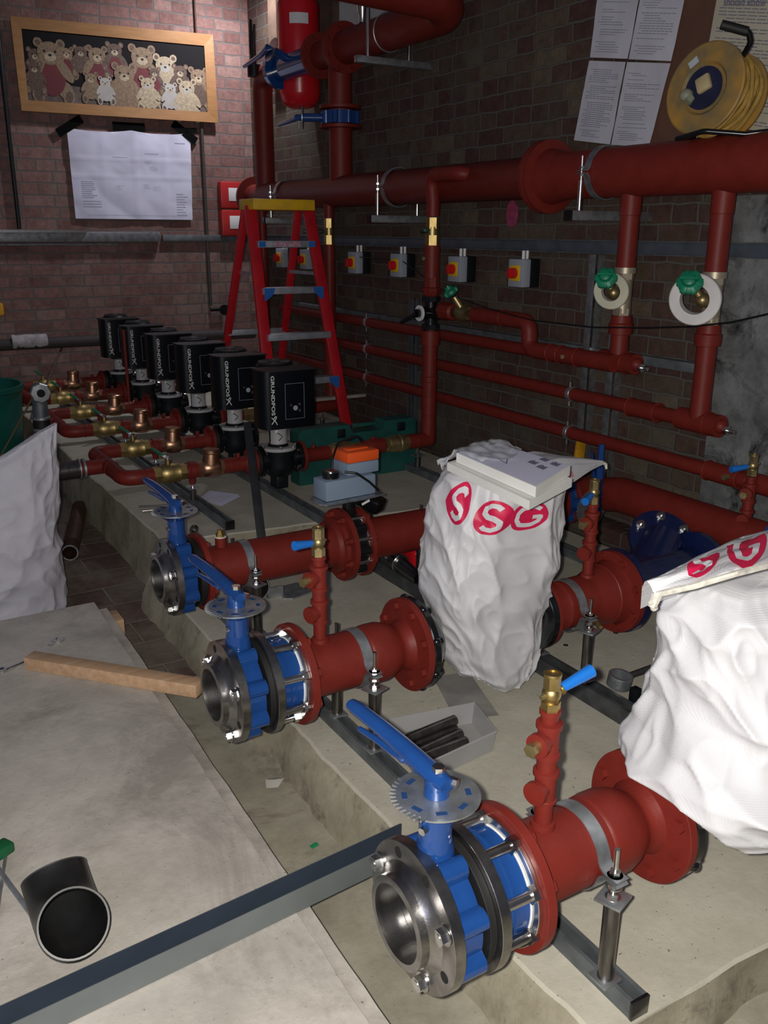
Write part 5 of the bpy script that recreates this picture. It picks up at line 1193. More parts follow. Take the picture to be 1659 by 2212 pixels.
for (a, c, lab) in (((124, 288), (176, 256), 'left tape'), ((243, 272), (313, 276), 'middle tape'), ((373, 266), (424, 306), 'right tape'), ((395, 282), (425, 282), 'small crossing tape')):
    A, C = onY(*a, PYD-.016), onY(*c, PYD-.016)
    MB().bar(A, C, .0015, .065 if lab[0] != 's' else .04, up=Y_.cross((C-A).normalized()) if False else Z_).build('tape_strip', TAPEB, t)
# fire alarm style red panel behind the header end
p0, p1 = onY(472, 392, YB-.04), onY(545, 510, YB-.04)
t = T('red_call_panel', 'red double panel with two white labels beside the ladder top', 'panel', p1)
zm = (p0.z+p1.z)/2
for (za_, zb2) in ((p0.z, zm+.005), (zm-.005, p1.z)):
    MB().bx(p0.x, p1.x, YB-.08, YB-.002, zb2, za_, bev=.012).build('red_cover', mat('panel_red', (.42, .02, .02), .4), t)
    MB().bx(p0.x+.07, p1.x-.06, YB-.084, YB-.079, zb2+.06, za_-.05, bev=.001).build('white_label', WHITE, t)

# lamp on the wall in the top corner
p = onY(642, -14, 6.98)
t = T('bulkhead_lamp', 'glowing lamp just above the red pressure vessel', 'lamp', p)
MB().box(p, (.30, .06, .05), 0, None, .02).build('lit_diffuser', mat('lamp_glow', (.9, .9, .95), .5, emit=((.95, .96, 1), 12)), t)
MB().box(p+Z_*.04, (.34, .09, .03), 0, None, .008).build('housing', WHITE, t)

# ================================================================== step ladder
def ladder():
    t = T('step_ladder', 'red fibreglass step ladder with yellow cap and blue braced steps', 'ladder', (2.6, 5.45, .281))
    zb, zt = .281, 1.80
    def fx(z): return (zt-z)/(zt-zb)
    def fl(z): k = fx(z); return V((onY(548, 470, 5.60).x-.02-.045*k*0-.03*k, 5.60-.36*k, z))
    def fr(z): k = fx(z); return V((onY(668, 460, 5.60).x-.01+.10*k, 5.60-.36*k, z))
    def rl(z): k = fx(z); return V((fl(zt).x+.01-.05*k, 5.70+.62*k, z))
    def rr(z): k = fx(z); return V((fr(zt).x-.02+.06*k, 5.70+.62*k, z))
    for f in (fl, fr): MB().bar(f(zb+.012), f(zt), .030, .075, up=(1, 0, 0), bev=.004).build('front_stile', REDL, t)
    for f in (rl, rr): MB().bar(f(zb+.012), f(zt-.01), .028, .052, up=(1, 0, 0), bev=.004).build('rear_stile', REDL, t)
    for f in (fl, fr, rl, rr): MB().box(f(zb)+Z_*.011, (.05, .07, .022), 0, None, .004).build('rubber_foot', RUB, t)
    z = 1.568; k = 0
    alu = mat('ladder_alu', (.40, .42, .46), .45, .5, .2, 20)
    while z > zb+.15:
        a, c = fl(z), fr(z)
        MB().bx(a.x+.012, c.x-.012, a.y-.040, a.y+.045, z-.022, z+.020, bev=.003).build('step', alu, t)
        if k in (1, 3):
            for s, q in ((1, a), (-1, c)): MB().prism([(0, -.020), (.075*s, -.018), (.06*s, .0), (0, .03)] if False else [(0, .018), (s*.075, .018), (s*.06, -.022), (s*.02, -.055), (0, -.06)], (q.x+s*.014, q.y-.048, z), X_, Z_, Y_*.006).build('blue_bracket', mat('bracket_blue', (.02, .14, .48), .45, 0, .15, 20), t)
        if k == 0:
            MB().bx(a.x+.12, c.x-.12, a.y-.0425, a.y-.0395, z-.015, z+.012).build('red_sticker', mat('sticker', (.45, .10, .16), .6, 0, .5, 60, color2=(.5, .45, .5)), t)
            for s, q in ((1, a), (-1, c)): MB().bx(min(q.x+s*.014, q.x+s*.06), max(q.x+s*.014, q.x+s*.06), q.y-.0425, q.y-.0395, z-.018, z+.016).build('blue_bracket', mat('bracket_blue', (.02, .14, .48), .45), t)
        z -= .288; k += 1
    for zz in (.96, .62):
        a, c = rl(zz), rr(zz); MB().bx(a.x, c.x, a.y-.012, a.y+.012, zz-.018, zz+.018, bev=.002).build('rear_brace', alu, t)
    for a, c in ((fl, rl), (fr, rr)): MB().bar(a(1.38)+X_*(.02 if a is fl else -.02), c(1.38)+X_*(.02 if a is fl else -.02), .004, .022).build('spreader', alu, t)
    a, c = fl(zt), fr(zt)
    MB().bx(a.x-.022, c.x+.005, 5.50, 5.74, 1.775, 1.842, bev=.008).build('cap', mat('ladder_cap', (.80, .46, .01), .5, 0, .1, 14, color2=(.62, .36, .03), detail=8), t)
    return t
ladder()

# ================================================================== white sacks
def interp(levels, z):
    if z <= levels[0][0]: return levels[0][1:]
    for a, b_ in zip(levels, levels[1:]):
        if z <= b_[0]:
            k = (z-a[0])/(b_[0]-a[0]); k = k*k*(3-2*k)*.6+k*.4
            return tuple(x+(y-x)*k for x, y in zip(a[1:], b_[1:]))
    return levels[-1][1:]
class Sack:
    def __init__(s, levels, seed, amp=.016, ex=2.6, creases=(), zt=None, zb=None):
        s.L = levels; s.seed = seed; s.amp = amp; s.ex = ex; s.cr = creases; s.zt = zt; s.zb = zb
    def P(s, th, v, off=0.):
        z0 = s.L[0][0]; z1 = s.L[-1][0]; z = z0+(z1-z0)*v
        cx, cy, hx, hy = interp(s.L, z)
        c, sn = math.cos(th), math.sin(th); e = 2/s.ex
        x = math.copysign(abs(c)**e, c)*hx; y = math.copysign(abs(sn)**e, sn)*hy
        n = V((x/hx/hx, y/hy/hy, 0)).normalized()
        # hanging folds: sharp ridges running down and across the cloth
        q = V((c*.95+z*1.2, sn*.95-z*1.1, z*4.2+s.seed))
        f = (1-abs(noise.noise(q*1.6)))**2-.6
        g = (1-abs(noise.noise(V((c*1.9+z*3.2, sn*1.9-z*2.5, z*5.0+s.seed*3)))))**3-.5
        h = (1-abs(noise.noise(V((c*4+z*6, sn*4-z*3, z*12+s.seed*5)))))**3-.4
        d = s.amp*(1.3*f+1.1*g+.35*h)
        for (t0, v0, t1, v1, wdt, am) in s.cr:
            # explicit crease segment in (theta, v)
            ax_, ay = t1-t0, v1-v0; px_, py_ = th-t0, v-v0; L2 = ax_*ax_+ay*ay
            k = max(0, min(1, (px_*ax_+py_*ay)/L2)); dd = math.hypot(px_-ax_*k, py_-ay*k)
            d += am*math.exp(-(dd/wdt)**1.3)
        zz = z
        if s.zt: zz += s.zt(x+cx, y+cy)*v
        if s.zb: zz += s.zb(th)*(1-v)**4
        return V((cx+x, cy+y, zz))+n*(d+off)
    def mesh(s, name, m, parent=None, nu=220, nv=150, top=True, bottom=True):
        b = MB()
        for j in range(nv+1):
            for i in range(nu): b.v.append(s.P(2*PI*i/nu, j/nv))
        b.f = [(j*nu+i, j*nu+(i+1) % nu, (j+1)*nu+(i+1) % nu, (j+1)*nu+i) for j in range(nv) for i in range(nu)]
        def cap(j, sgn):
            base = [b.v[j*nu+i] for i in range(nu)]; c = sum(base, V())/nu; prev = j*nu; K = 8
            for k in range(1, K+1):
                st = len(b.v)
                if k == K:
                    b.v.append(c+Z_*sgn*.012); b.f += [(prev+i, prev+(i+1) % nu, st) for i in range(nu)]; break
                for i in range(nu):
                    p = base[i].lerp(c, k/K); p.z += sgn*.012*math.sin(k/K*PI/2)+.008*noise.noise(p*12); b.v.append(p)
                b.f += [(prev+i, prev+(i+1) % nu, st+(i+1) % nu, st+i) for i in range(nu)]; prev = st
        if bottom: cap(0, -1)
        if top: cap(nv, 1)
        b.m = [0]*len(b.f)
        return b.build(name, m, parent, sharp=80)
    def disc(s, b, th, v, rt, rv, m, off=.0022, ri=0., n=40, k=12, squash=None):
        """filled disc or ring printed on the cloth, centre th,v and radii in (theta, v)"""
        vs = []; fs = []
        for q in range(k+1):
            r_ = ri+(1-ri)*q/k
            for i in range(n):
                a = 2*PI*i/n; vs.append(s.P(th+rt*r_*math.cos(a), v+rv*r_*math.sin(a), off))
        for q in range(k):
            for i in range(n): fs.append((q*n+i, q*n+(i+1) % n, (q+1)*n+(i+1) % n, (q+1)*n+i))
        b.add(vs, fs, m)
    def stroke(s, b, pts, w_, m, off=.0034, asp=1.):
        """ribbon along (theta, v) points"""
        P2 = []
        for a, c in zip(pts, pts[1:]):
            for q in range(6): P2.append((a[0]+(c[0]-a[0])*q/6, a[1]+(c[1]-a[1])*q/6))
        P2.append(pts[-1]); vs = []; fs = []
        for i, p in enumerate(P2):
            a, c = P2[max(0, i-1)], P2[min(len(P2)-1, i+1)]; dx, dy = (c[0]-a[0])/asp, (c[1]-a[1]); L = math.hypot(dx, dy) or 1
            nx, ny = -dy/L*asp, dx/L
            for k in (-1, -.33, .33, 1): vs.append(s.P(p[0]+nx*w_*k, p[1]+ny*w_*k, off))
        for i in range(len(P2)-1):
            for k in range(3): fs.append((i*4+k, i*4+k+1, (i+1)*4+k+1, (i+1)*4+k))
        b.add(vs, fs, m)
def glyph(kind, th, v, rt, rv):
    if kind == 'S': g = [(.48, .42), (.30, .62), (.0, .68), (-.32, .58), (-.42, .32), (-.22, .08), (.12, -.06), (.38, -.26), (.34, -.55), (.0, -.70), (-.34, -.60), (-.50, -.42)]
    elif kind == 'G': g = [(.50, .42), (.20, .66), (-.20, .62), (-.50, .30), (-.56, -.10), (-.36, -.50), (.04, -.64), (.40, -.46), (.50, -.10), (.08, -.08)]
    else: g = [(-.30, .62), (-.30, -.62), (.10, -.60), (.46, -.30), (.48, .20), (.20, .56), (-.30, .62)]
    return [(th+rt*x, v+rv*y) for x, y in g]
LOGO = [MAG, mat('sack_print_white', (.62, .62, .64), .5)]

# central sack
cX, cY = 1.70, 2.13
lev1 = [(.238, 1.715, cY-.01, .110, .075), (.275, 1.705, cY-.01, .145, .10), (.35, 1.69, cY, .172, .125), (.45, 1.682, cY, .180, .14), (.56, 1.675, cY, .208, .15), (.66, 1.678, cY, .218, .155), (.78, 1.695, cY, .218, .150), (.88, 1.71, cY, .212, .145), (.935, 1.72, cY, .198, .135), (.950, 1.72, cY, .180, .12)]
sk = Sack(lev1, 2.3, .015, 3.0, ((-2.9, .50, -1.9, .34, .05, -.024), (-1.9, .34, -.7, .42, .05, -.028), (-1.9, .34, -2.1, .12, .06, .016), (-.7, .42, -.4, .75, .06, .014), (-1.3, .40, -1.35, .08, .05, .014), (-2.4, .30, -2.0, .05, .05, .014), (-.9, .38, -.9, .05, .05, -.016), (-2.8, .66, -2.1, .50, .05, .016), (-2.1, .50, -1.5, .62, .05, .012), (-1.2, .70, -.8, .55, .06, -.014)), zb=lambda th: .03*math.sin(th*2+1))
t1 = T('white_sack', 'central white woven sack with red circle logos, white boxes lying on its top', 'sack', (1.70, cY, .16), 'white woven rubble sacks')
sk.mesh('cloth', WOV, t1)
# find (theta, v) on the sack below a given point seen in the photo
def locate(S_, x, y):
    best = None
    for i in range(90):
        th = -PI+PI*1.1*i/90
        for j in range(60):
            v = j/60; p = S_.P(th, v); d_ = p-CAM; k = d_.dot(_f); e = (829.5+FPX*d_.dot(_r)/k-x)**2+(1106-FPX*d_.dot(_u)/k-y)**2
            if e > 900: continue
            sc = e+k*40
            if best is None or sc < best[0]: best = (sc, th, v)
    return best[1:] if best else (-1.5, .8)
ll = MB()
for x, y, kd, rx, ry in ((990, 1090, 'S', 26, 42), (1063, 1118, 'S', 50, 36), (1140, 1118, 'G', 40, 28)):
    th, v = locate(sk, x, y)
    p = sk.P(th, v); pa = sk.P(th+.22, v); pb = sk.P(th, v-.08); depth = (p-CAM).dot(_f)
    mt = max(.004, abs((pa-p).dot(_r))/.22*FPX/depth); mv = max(1, abs((pb-p).dot(_u))/.08*FPX/depth)
    rt, rv = min(.62, rx/mt), ry/mv
    sk.disc(ll, th, v, rt, rv, 0); sk.stroke(ll, glyph(kd, th, v, rt, rv), rv*.14, 1, asp=rt/rv)
ll.build('printed_logo', LOGO, t1, sharp=80)
def flap(name, rows, parent, m, n=28, th_=.0015, seed=0, amp=.006):
    """cloth between several polylines (rows of equal length)"""
    g = []; R_ = [[V(p) for p in r] for r in rows]
    def ev(r, u):
        k = u*(len(r)-1); i = min(int(k), len(r)-2); return r[i].lerp(r[i+1], k-i)
    def F(u, v, off=0):
        k = v*(len(R_)-1); i = min(int(k), len(R_)-2); p = ev(R_[i], u).lerp(ev(R_[i+1], u), k-i)
        return p+Z_*(amp*noise.noise(V((u*6, v*5, seed)))+amp*.8*abs(noise.noise(V((u*3, v*14, seed+5))))+off)
    b = MB(); g = [F(i/n, j/n) for j in range(n+1) for i in range(n+1)]; k = len(g)
    b.v = g+[p-Z_*th_ for p in g]; b.f = [(j*(n+1)+i, j*(n+1)+i+1, (j+1)*(n+1)+i+1, (j+1)*(n+1)+i) for i in range(n) for j in range(n)]
    b.f += [tuple(x+k for x in reversed(f)) for f in list(b.f)]
    ed = [i for i in range(n)]
    for i in range(n): b.f += [(i, i+1, k+i+1, k+i), (n*(n+1)+i+1, n*(n+1)+i, k+n*(n+1)+i, k+n*(n+1)+i+1), ((i+1)*(n+1), i*(n+1), k+i*(n+1), k+(i+1)*(n+1)), (i*(n+1)+n, (i+1)*(n+1)+n, k+(i+1)*(n+1)+n, k+i*(n+1)+n)]
    b.m = [0]*len(b.f)
    return b.build(name, m, parent, sharp=80), F
tip = onY(1302, 996, 2.16)
rows = [[onY(1010, 1030, 1.985)+Z_*.0, onY(1100, 1078, 1.97), onY(1180, 1072, 1.98), onY(1222, 1052, 2.02), tip-Z_*.012],
        [V((1.53, 2.08, .965)), V((1.66, 2.06, .966)), V((1.78, 2.06, .965)), V((1.93, 2.10, .962)), tip-Z_*.004],
        [V((1.55, 2.22, .962)), V((1.66, 2.24, .962)), V((1.78, 2.24, .960)), V((1.92, 2.21, .955)), tip]]
fo, F1 = flap('folded_mouth', rows, t1, WOV, 30, seed=1)
MB().tube([tip+V((0, 0, -.006)), tip+V((.012, -.004, -.012)), tip+V((.012, -.008, -.028))], [.007, .006, .004], 8).tube([tip+V((-.004, 0, -.002)), tip+V((-.14, -.03, -.035))], [.005, .003], 8).build('rope_hem', mat('rope_cream', (.5, .48, .42), .8, 0, .3, 60), t1)
b = MB(); o_ = F1(.52, .10, .004); u_ = -(F1(.75, .10)-F1(.52, .10)).normalized(); n_ = (F1(.52, .3)-F1(.52, .1)).normalized()
puttext(b, 'petin', .030, F1(.80, .16, .006), u_, -n_, bold=.0003); b.build('small_print', MAG, t1)
# boxes on the sack
def slabbox(corn, z, th_, name, m, label, cat, group=None, dz=0):
    P = [onZ(x, y, z) for x, y in corn]; b = MB(); b.v = P+[p-Z_*th_ for p in P]; n = len(P)
    b.f = [tuple(range(n)), tuple(range(2*n-1, n-1, -1))]+[(i, (i+1) % n, n+(i+1) % n, n+i) for i in range(n)]; b.m = [0]*len(b.f)
    return tag(b.build(name, m), label, cat, group), P
BXM = mat('carton_white', (.82, .82, .78), .6, 0, .05, 6)
slabbox(((966, 999), (1062, 970), (1236, 1034), (1144, 1082)), .998, .024, 'flat_carton', BXM, 'lower flat white carton on the central sack', 'carton', 'flat white cartons on the central sack')
ob, P = slabbox(((986, 978), (1076, 958), (1232, 1006), (1158, 1052)), 1.028, .028, 'flat_carton', BXM, 'upper flat white carton with grey symbols on the central sack', 'carton', 'flat white cartons on the central sack')
cen = sum(P, V())/4
P2 = [p.lerp(cen, .02)+Z_*.001 for p in P]; ORG[ob.name] = V(ob.location)
b = MB(); b.v = P2; b.f = [(0, 1, 2, 3)]; b.m = [0]; b.build('top_sheet', PAPER, ob)
b = MB()
def Q(u, v): return P2[0].lerp(P2[1], v).lerp(P2[3].lerp(P2[2], v), u)+Z_*.0008
def qpoly(pts): b.add([Q(*p) for p in pts], [tuple(range(len(pts)))])
for (u, v) in ((.62, .62), (.76, .56), (.66, .86), (.82, .82)): qpoly([(u, v), (u+.10, v-.01), (u+.10, v+.14), (u+.06, v+.11), (u+.03, v+.15), (u+.0, v+.10)])
for a, c in (((.36, .35), (.50, .30)), ((.50, .30), (.42, .48)), ((.42, .48), (.36, .35))): qpoly([a, c, (c[0]+.008, c[1]+.015), (a[0]+.008, a[1]+.015)])
for i in range(7): qpoly([(.12+.0*i, .30+i*.07), (.30, .30+i*.07), (.30, .312+i*.07), (.12, .312+i*.07)])
b.build('printed_symbols', INK, ob)
pl = onY(962, 990, 2.06)
film = mat('clear_film', (.75, .77, .80), .12, 0, .05, 10, .4, 30, alpha=.30)
cr = [[V(P[0])+V((-.055, -.01, -.045)), P[0]+V((-.05, .03, -.03)), P[1]+V((-.04, .03, -.03))], [P[0]+V((-.012, -.004, .012)), P[0].lerp(P[1], .5)+V((-.012, 0, .014)), P[1]+V((0, .01, .012))], [P[0].lerp(P[3], .35)+Z_*.006, cen+Z_*.007, P[1].lerp(P[2], .35)+Z_*.006]]
w_, _ = flap('film', cr, None, film, 20, .0006, 4, .012)
tag(w_, 'crinkled clear plastic film around the cartons on the central sack', 'plastic film')

# right hand sack
bX, bY = 1.70, 1.20
lev2 = [(.375, 1.80, 1.11, .270, .22), (.40, 1.79, 1.11, .325, .25), (.435, 1.775, 1.11, .352, .262), (.47, 1.765, 1.12, .368, .265), (.505, 1.765, 1.12, .370, .26), (.56, 1.77, 1.13, .345, .24), (.64, 1.785, 1.14, .315, .22), (.73, 1.785, 1.15, .312, .20), (.82, 1.785, 1.16, .312, .19), (.88, 1.785, 1.17, .295, .17), (.915, 1.79, 1.18, .265, .13), (.925, 1.80, 1.18, .24, .11)]
KS = .92; lev2 = [(1.65-(1.65-z)*KS, x*KS, y*KS, hx*KS, hy*KS) for z, x, y, hx, hy in lev2]
sk2 = Sack(lev2, 8.1, .022, 2.6, ((-3.0, .40, -1.6, .22, .045, -.022), (-1.6, .22, -.9, .40, .05, -.020), (-2.2, .44, -1.75, .20, .035, .020), (-2.6, .80, -2.0, .45, .05, .018), (-2.0, .45, -1.4, .42, .05, .020), (-1.9, .95, -1.7, .60, .05, .016), (-2.9, .32, -2.0, .20, .04, .016), (-2.5, .66, -2.45, .42, .03, -.014)),
           zb=lambda th: -.012*math.cos(th)+.012*math.sin(3*th))
t2 = T('white_sack', 'large white woven sack at the right edge with its mouth folded over', 'sack', (1.7, 1.18, .34), 'white woven rubble sacks')
sk2.mesh('cloth', WOV, t2, bottom=False)
tp = onY(1398, 1262, 1.12*KS); tp2 = onY(1420, 1284, 1.10*KS)
rows = [[tp2, onY(1500, 1262, 1.04*KS), onY(1590, 1235, 1.0*KS), onY(1680, 1212, 1.0*KS), onY(1800, 1200, 1.02*KS)],
        [tp+V((.0, 0, .004)), onY(1500, 1222, 1.10*KS), onY(1590, 1180, 1.12*KS), onY(1680, 1148, 1.14*KS), onY(1800, 1125, 1.15*KS)],
        [tp+V((.01, .02, -.012)), onY(1500, 1222, 1.10*KS)+V((.0, .04, -.02)), onY(1590, 1180, 1.12*KS)+V((.0, .06, -.03)), onY(1680, 1148, 1.14*KS)+V((.0, .07, -.03)), onY(1800, 1125, 1.15*KS)+V((0, .07, -.03))],
        [tp+V((.09, .09, -.10)), V((1.43, 1.15, .94)), V((1.52, 1.16, .955)), V((1.64, 1.16, .965)), V((1.75, 1.16, .965))]]
fo, F2 = flap('folded_mouth', rows, t2, WOV, 36, seed=6, amp=.008)
b = MB()
def fdisc(F, u, v, ru, rv, m_, off=.004):
    n, k = 28, 5; vs = []; fs = []
    for q in range(k+1):
        for i in range(n): a = 2*PI*i/n; vs.append(F(min(1, max(0, u+ru*q/k*math.cos(a))), min(1, max(0, v+rv*q/k*math.sin(a))), off))
    for q in range(k):
        for i in range(n): fs.append((q*n+i, q*n+(i+1) % n, (q+1)*n+(i+1) % n, (q+1)*n+i))
    b.add(vs, fs, m_)
def fstroke(F, pts, w_, m_, off=.006):
    vs = []; fs = []; P_ = []
    for a, c in zip(pts, pts[1:]):
        for q in range(5): P_.append((a[0]+(c[0]-a[0])*q/5, a[1]+(c[1]-a[1])*q/5))
    P_.append(pts[-1])
    for i, p in enumerate(P_):
        a, c = P_[max(0, i-1)], P_[min(len(P_)-1, i+1)]; dx, dy = c[0]-a[0], c[1]-a[1]; L = math.hypot(dx, dy) or 1
        for k in (-1, 1): vs.append(F(p[0]-dy/L*w_*k, p[1]+dx/L*w_*k, off))
    for i in range(len(P_)-1): fs.append((2*i, 2*i+1, 2*i+3, 2*i+2))
    b.add(vs, fs, m_)
for u, v, ru, rv, kd in ((.30, .26, .095, .20, 'S'), (.56, .24, .12, .24, 'G'), (.84, .24, .12, .24, 'D')):
    fdisc(F2, u, v, ru, rv, 0); fstroke(F2, glyph(kd, u, v, ru, rv), .020, 1)
b.build('printed_logo', LOGO, t2, sharp=80)
hp = MB().tube([tp2+V((-.002, 0, -.002)), tp2+V((-.014, -.004, -.018)), tp2+V((-.004, 0, -.026)), tp2+V((-.02, -.004, -.010))], [.010, .008, .007, .004], 8).tube([tp2+V((0, 0, .0)), onY(1500, 1266, 1.035*KS), onY(1590, 1239, .995*KS), onY(1690, 1214, .995*KS)], .006, 8)
hp.build('frayed_hem', mat('rope_cream', (.5, .48, .42), .8), t2)

# left sack standing behind the board
lev3 = [(.0, .40, 3.92, .275, .19), (.10, .41, 3.92, .285, .20), (.35, .42, 3.90, .275, .17), (.60, .44, 3.88, .268, .11), (.76, .455, 3.86, .262, .05), (.80, .46, 3.86, .262, .022)]
sk3 = Sack(lev3, 14.2, .013, 2.4, ((-.5, .95, -1.1, .3, .06, .022), (-1.1, .3, -1.0, .0, .05, .02), (-1.5, .9, -1.9, .2, .06, -.02), (-2.2, .95, -2.3, .1, .06, .016), (-.9, .5, -.55, .05, .05, -.016)), zt=lambda x, y: (x-.66)*.55+.045)
t3 = T('white_sack', 'plain white woven sack at the left edge, pointed corner up', 'sack', (.4, 3.9, 0), 'white woven rubble sacks')
WOV2 = mat('dusty_woven', (.46, .45, .50), .7, 0, .06, 14, .5, 120)
sk3.mesh('cloth', WOV2, t3)

# ================================================================== things lying on the plinths
# plastic tray with steel tubes
rim = [onZ(x, y, .222) for x, y in ((836, 1553), (1026, 1516), (1073, 1578), (905, 1656))]; c_ = sum(rim, V())/4
TR = mat('translucent_tray', (.50, .50, .49), .3, 0, .04, 6, alpha=.45)
def lerp_c(p, k, z): q = p.lerp(c_, k); q.z = z; return q
b = MB(); o1 = [lerp_c(p, 0, .222) for p in rim]; o2 = [lerp_c(p, .07, .152) for p in rim]; i2 = [lerp_c(p, .085, .154) for p in rim]; i1 = [lerp_c(p, .02, .222) for p in rim]
lip = [c_+(p-c_)*1.03 for p in o1]
for p in lip: p.z = .219
b.v = lip+o1+o2+i2+i1
def ringf(a, c): return [(a+i, a+(i+1) % 4, c+(i+1) % 4, c+i) for i in range(4)]
b.f = ringf(0, 4)+ringf(4, 8)+[(8, 9, 10, 11)]+ringf(12, 16)+[(12, 13, 14, 15)]+ringf(16, 4); b.m = [0]*len(b.f)
tr = tag(b.build('plastic_tray', TR), 'translucent plastic tray of cut steel tubes beside the nearest blue lever', 'tray')
d_ = (onZ(985, 1572, .18)-onZ(880, 1612, .18)).normalized(); sd = Z_.cross(d_)
m0 = (onZ(985, 1572, .18)+onZ(880, 1612, .18))/2
LBL = ('top black steel tube of the pile in the plastic tray', 'black steel tube in the tray nearest the far rim', 'black steel tube in the middle of the tray floor', 'black steel tube in the tray nearest the blue lever', 'shorter black steel tube lying in the tray corner')
for i, (k, z, L_) in enumerate(((.012, .198, .20), (.048, .170, .20), (.010, .170, .20), (-.027, .170, .19), (-.062, .170, .16))):
    c = m0+sd*k; c.z = z; dr = Matrix.Rotation(R((2, -3, 1, 4, -2)[i]), 3, 'Z')@V((d_.x, d_.y, 0))
    tb = MB().cyl(c-dr*L_/2, c+dr*L_/2, .016, n=22, caps=False).cyl(c-dr*L_/2, c+dr*L_/2, .0135, n=22, caps=False).ring(c+dr*L_/2, dr, -.0005, .0005, .0135, .016, 22).ring(c-dr*L_/2, dr, -.0005, .0005, .0135, .016, 22)
    tag(tb.build('steel_tube', TUBE), LBL[i], 'tube', 'cut black steel tubes in the tray')
P = [onZ(x, y, .152) for x, y in ((935, 1462), (1012, 1450), (1078, 1545), (985, 1555))]
b = MB(); b.v = P+[p-Z_*.0015 for p in P]; b.f = [(0, 1, 2, 3), (7, 6, 5, 4), (0, 4, 5, 1), (1, 5, 6, 2), (2, 6, 7, 3), (3, 7, 4, 0)]; b.m = [0]*6
tag(b.build('plastic_sheet', mat('grey_film', (.40, .39, .37), .25, 0, .25, 8, .5, 20, alpha=.6)), 'dull clear plastic sheet lying under the foot of the central sack', 'sheet')
# bracket plates
P = [onZ(x, y, .158) for x, y in ((600, 1268), (640, 1258), (676, 1266), (680, 1276), (632, 1292), (612, 1292))]
b = MB(); n = len(P); b.v = P+[p-Z_*.007 for p in P]; b.f = [tuple(range(n)), tuple(range(2*n-1, n-1, -1))]+[(i, (i+1) % n, n+(i+1) % n, n+i) for i in range(n)]; b.m = [0]*len(b.f)
tag(b.build('steel_bracket', GALV), 'flat galvanised bracket plate lying under the long red pipe', 'bracket')
p = onZ(595, 1290, .151)
tag(MB().bx(p.x-.035, p.x+.035, p.y-.004, p.y+.002, .151, .20).bx(p.x-.035, p.x+.035, p.y, p.y+.05, .151, .157).build('angle_bracket', GALV), 'small upright galvanised angle bracket beside the flat plate', 'bracket')
p = onZ(552, 1298, .151)
t = T('pipe_stub', 'short wide black pipe stub with its open end facing out under the long red pipe', 'pipe', (p.x, p.y, .151))
MB().cyl((p.x, p.y-.01, .211), (p.x+.02, p.y+.16, .211), .060, n=40, caps=False).cyl((p.x, p.y-.01, .211), (p.x+.02, p.y+.16, .211), .055, n=40, caps=False).build('wall', STEELD, t)
MB().ring((p.x, p.y-.01, .211), (-.02, -.17, 0), -.001, .001, .0545, .0605, 40).build('rim', GALV, t)
# flat bar leaning
P0, P1 = onY(568, 1190, 3.60), onY(534, 912, 4.05); P0.z = max(P0.z, .152)
kx = (P1-P0).normalized()
tag(MB().bar(P0, P1, .040, .005, bev=.001).build('flat_bar', mat('flat_bar_steel', (.035, .037, .04), .5, .5, .2, 14)), 'dark flat steel bar leaning upright against the pump pipework', 'bar')
# paper, clamp, nut on the rear plinth
P = [onZ(x, y, .284) for x, y in ((430, 1078), (452, 1066), (520, 1075), (478, 1092))]
b = MB(); n = 4
for dz, sx in ((0, 1), (.009, .93)):
    c_0 = sum(P, V())/4; Q4 = [c_0+(p-c_0)*sx+Z_*(dz+(.010 if i in (1, 2) else 0)) for i, p in enumerate(P)]
    b.add(Q4+[p-Z_*.002 for p in Q4], [(0, 1, 2, 3), (7, 6, 5, 4), (0, 4, 5, 1), (1, 5, 6, 2), (2, 6, 7, 3), (3, 7, 4, 0)])
tag(b.build('folded_paper', PAPER), 'folded white paper on the rear plinth beside the leaning bar', 'paper')
a, c = onZ(366, 1092, .295), onZ(300, 1094, .290); a2, c2 = onZ(366, 1098, .290), onZ(308, 1104, .288); a3 = onZ(395, 1088, .296)
t = T('pipe_clamp_tool', 'dark two pronged tool on the rear plinth behind the farthest blue valve', 'tool', a)
MB().cyl(a, c, .005, n=10).cyl(a2, c2, .005, n=10).build('prong', TUBE, t); MB().bar(a, a3, .045, .022, bev=.005).build('tool_body', RUST, t)
p = onZ(420, 1142, .30); MBn = MB().ring(p, V((-.4, -.8, 0)), 0, .03, .010, .020, 20)
tag(MBn.build('ring_nut', STEELD), 'steel ring nut beside the rail end on the rear plinth', 'nut')
# green tool case
xA, xB = onY(706, 1000, 4.40).x, onY(893, 1000, 4.40).x; zt_ = onY(800, 912, 4.40).z
t = T('tool_case', 'large dark green plastic tool case standing behind the actuator', 'tool case', ((xA+xB)/2, 4.46, .281))
xa0 = onY(635, 930, 4.45).x
pr_ = [(xa0, .281), (xB, .281), (xB+.01, .30), (xB+.01, zt_-.02), (xB-.01, zt_), (xB-.20, zt_), (xB-.22, zt_-.05), (xB-.42, zt_-.05), (xB-.44, zt_), (xa0+.02, zt_), (xa0, zt_-.02)]
MB().prism(pr_, (0, 4.395, 0), X_, Z_, Y_*.055).build('front_shell', GREENC, t); MB().prism(pr_, (0, 4.452, 0), X_, Z_, Y_*.055).build('rear_shell', GREENC, t)
MB().bx(xB-.40, xB-.24, 4.43, 4.46, zt_-.03, zt_-.008, bev=.006).build('handle', GREENC, t)
for x in (xB-.12, xB-.52): MB().bx(x, x+.05, 4.385, 4.397, zt_-.07, zt_-.02, bev=.003).build('latch', BLKM, t)
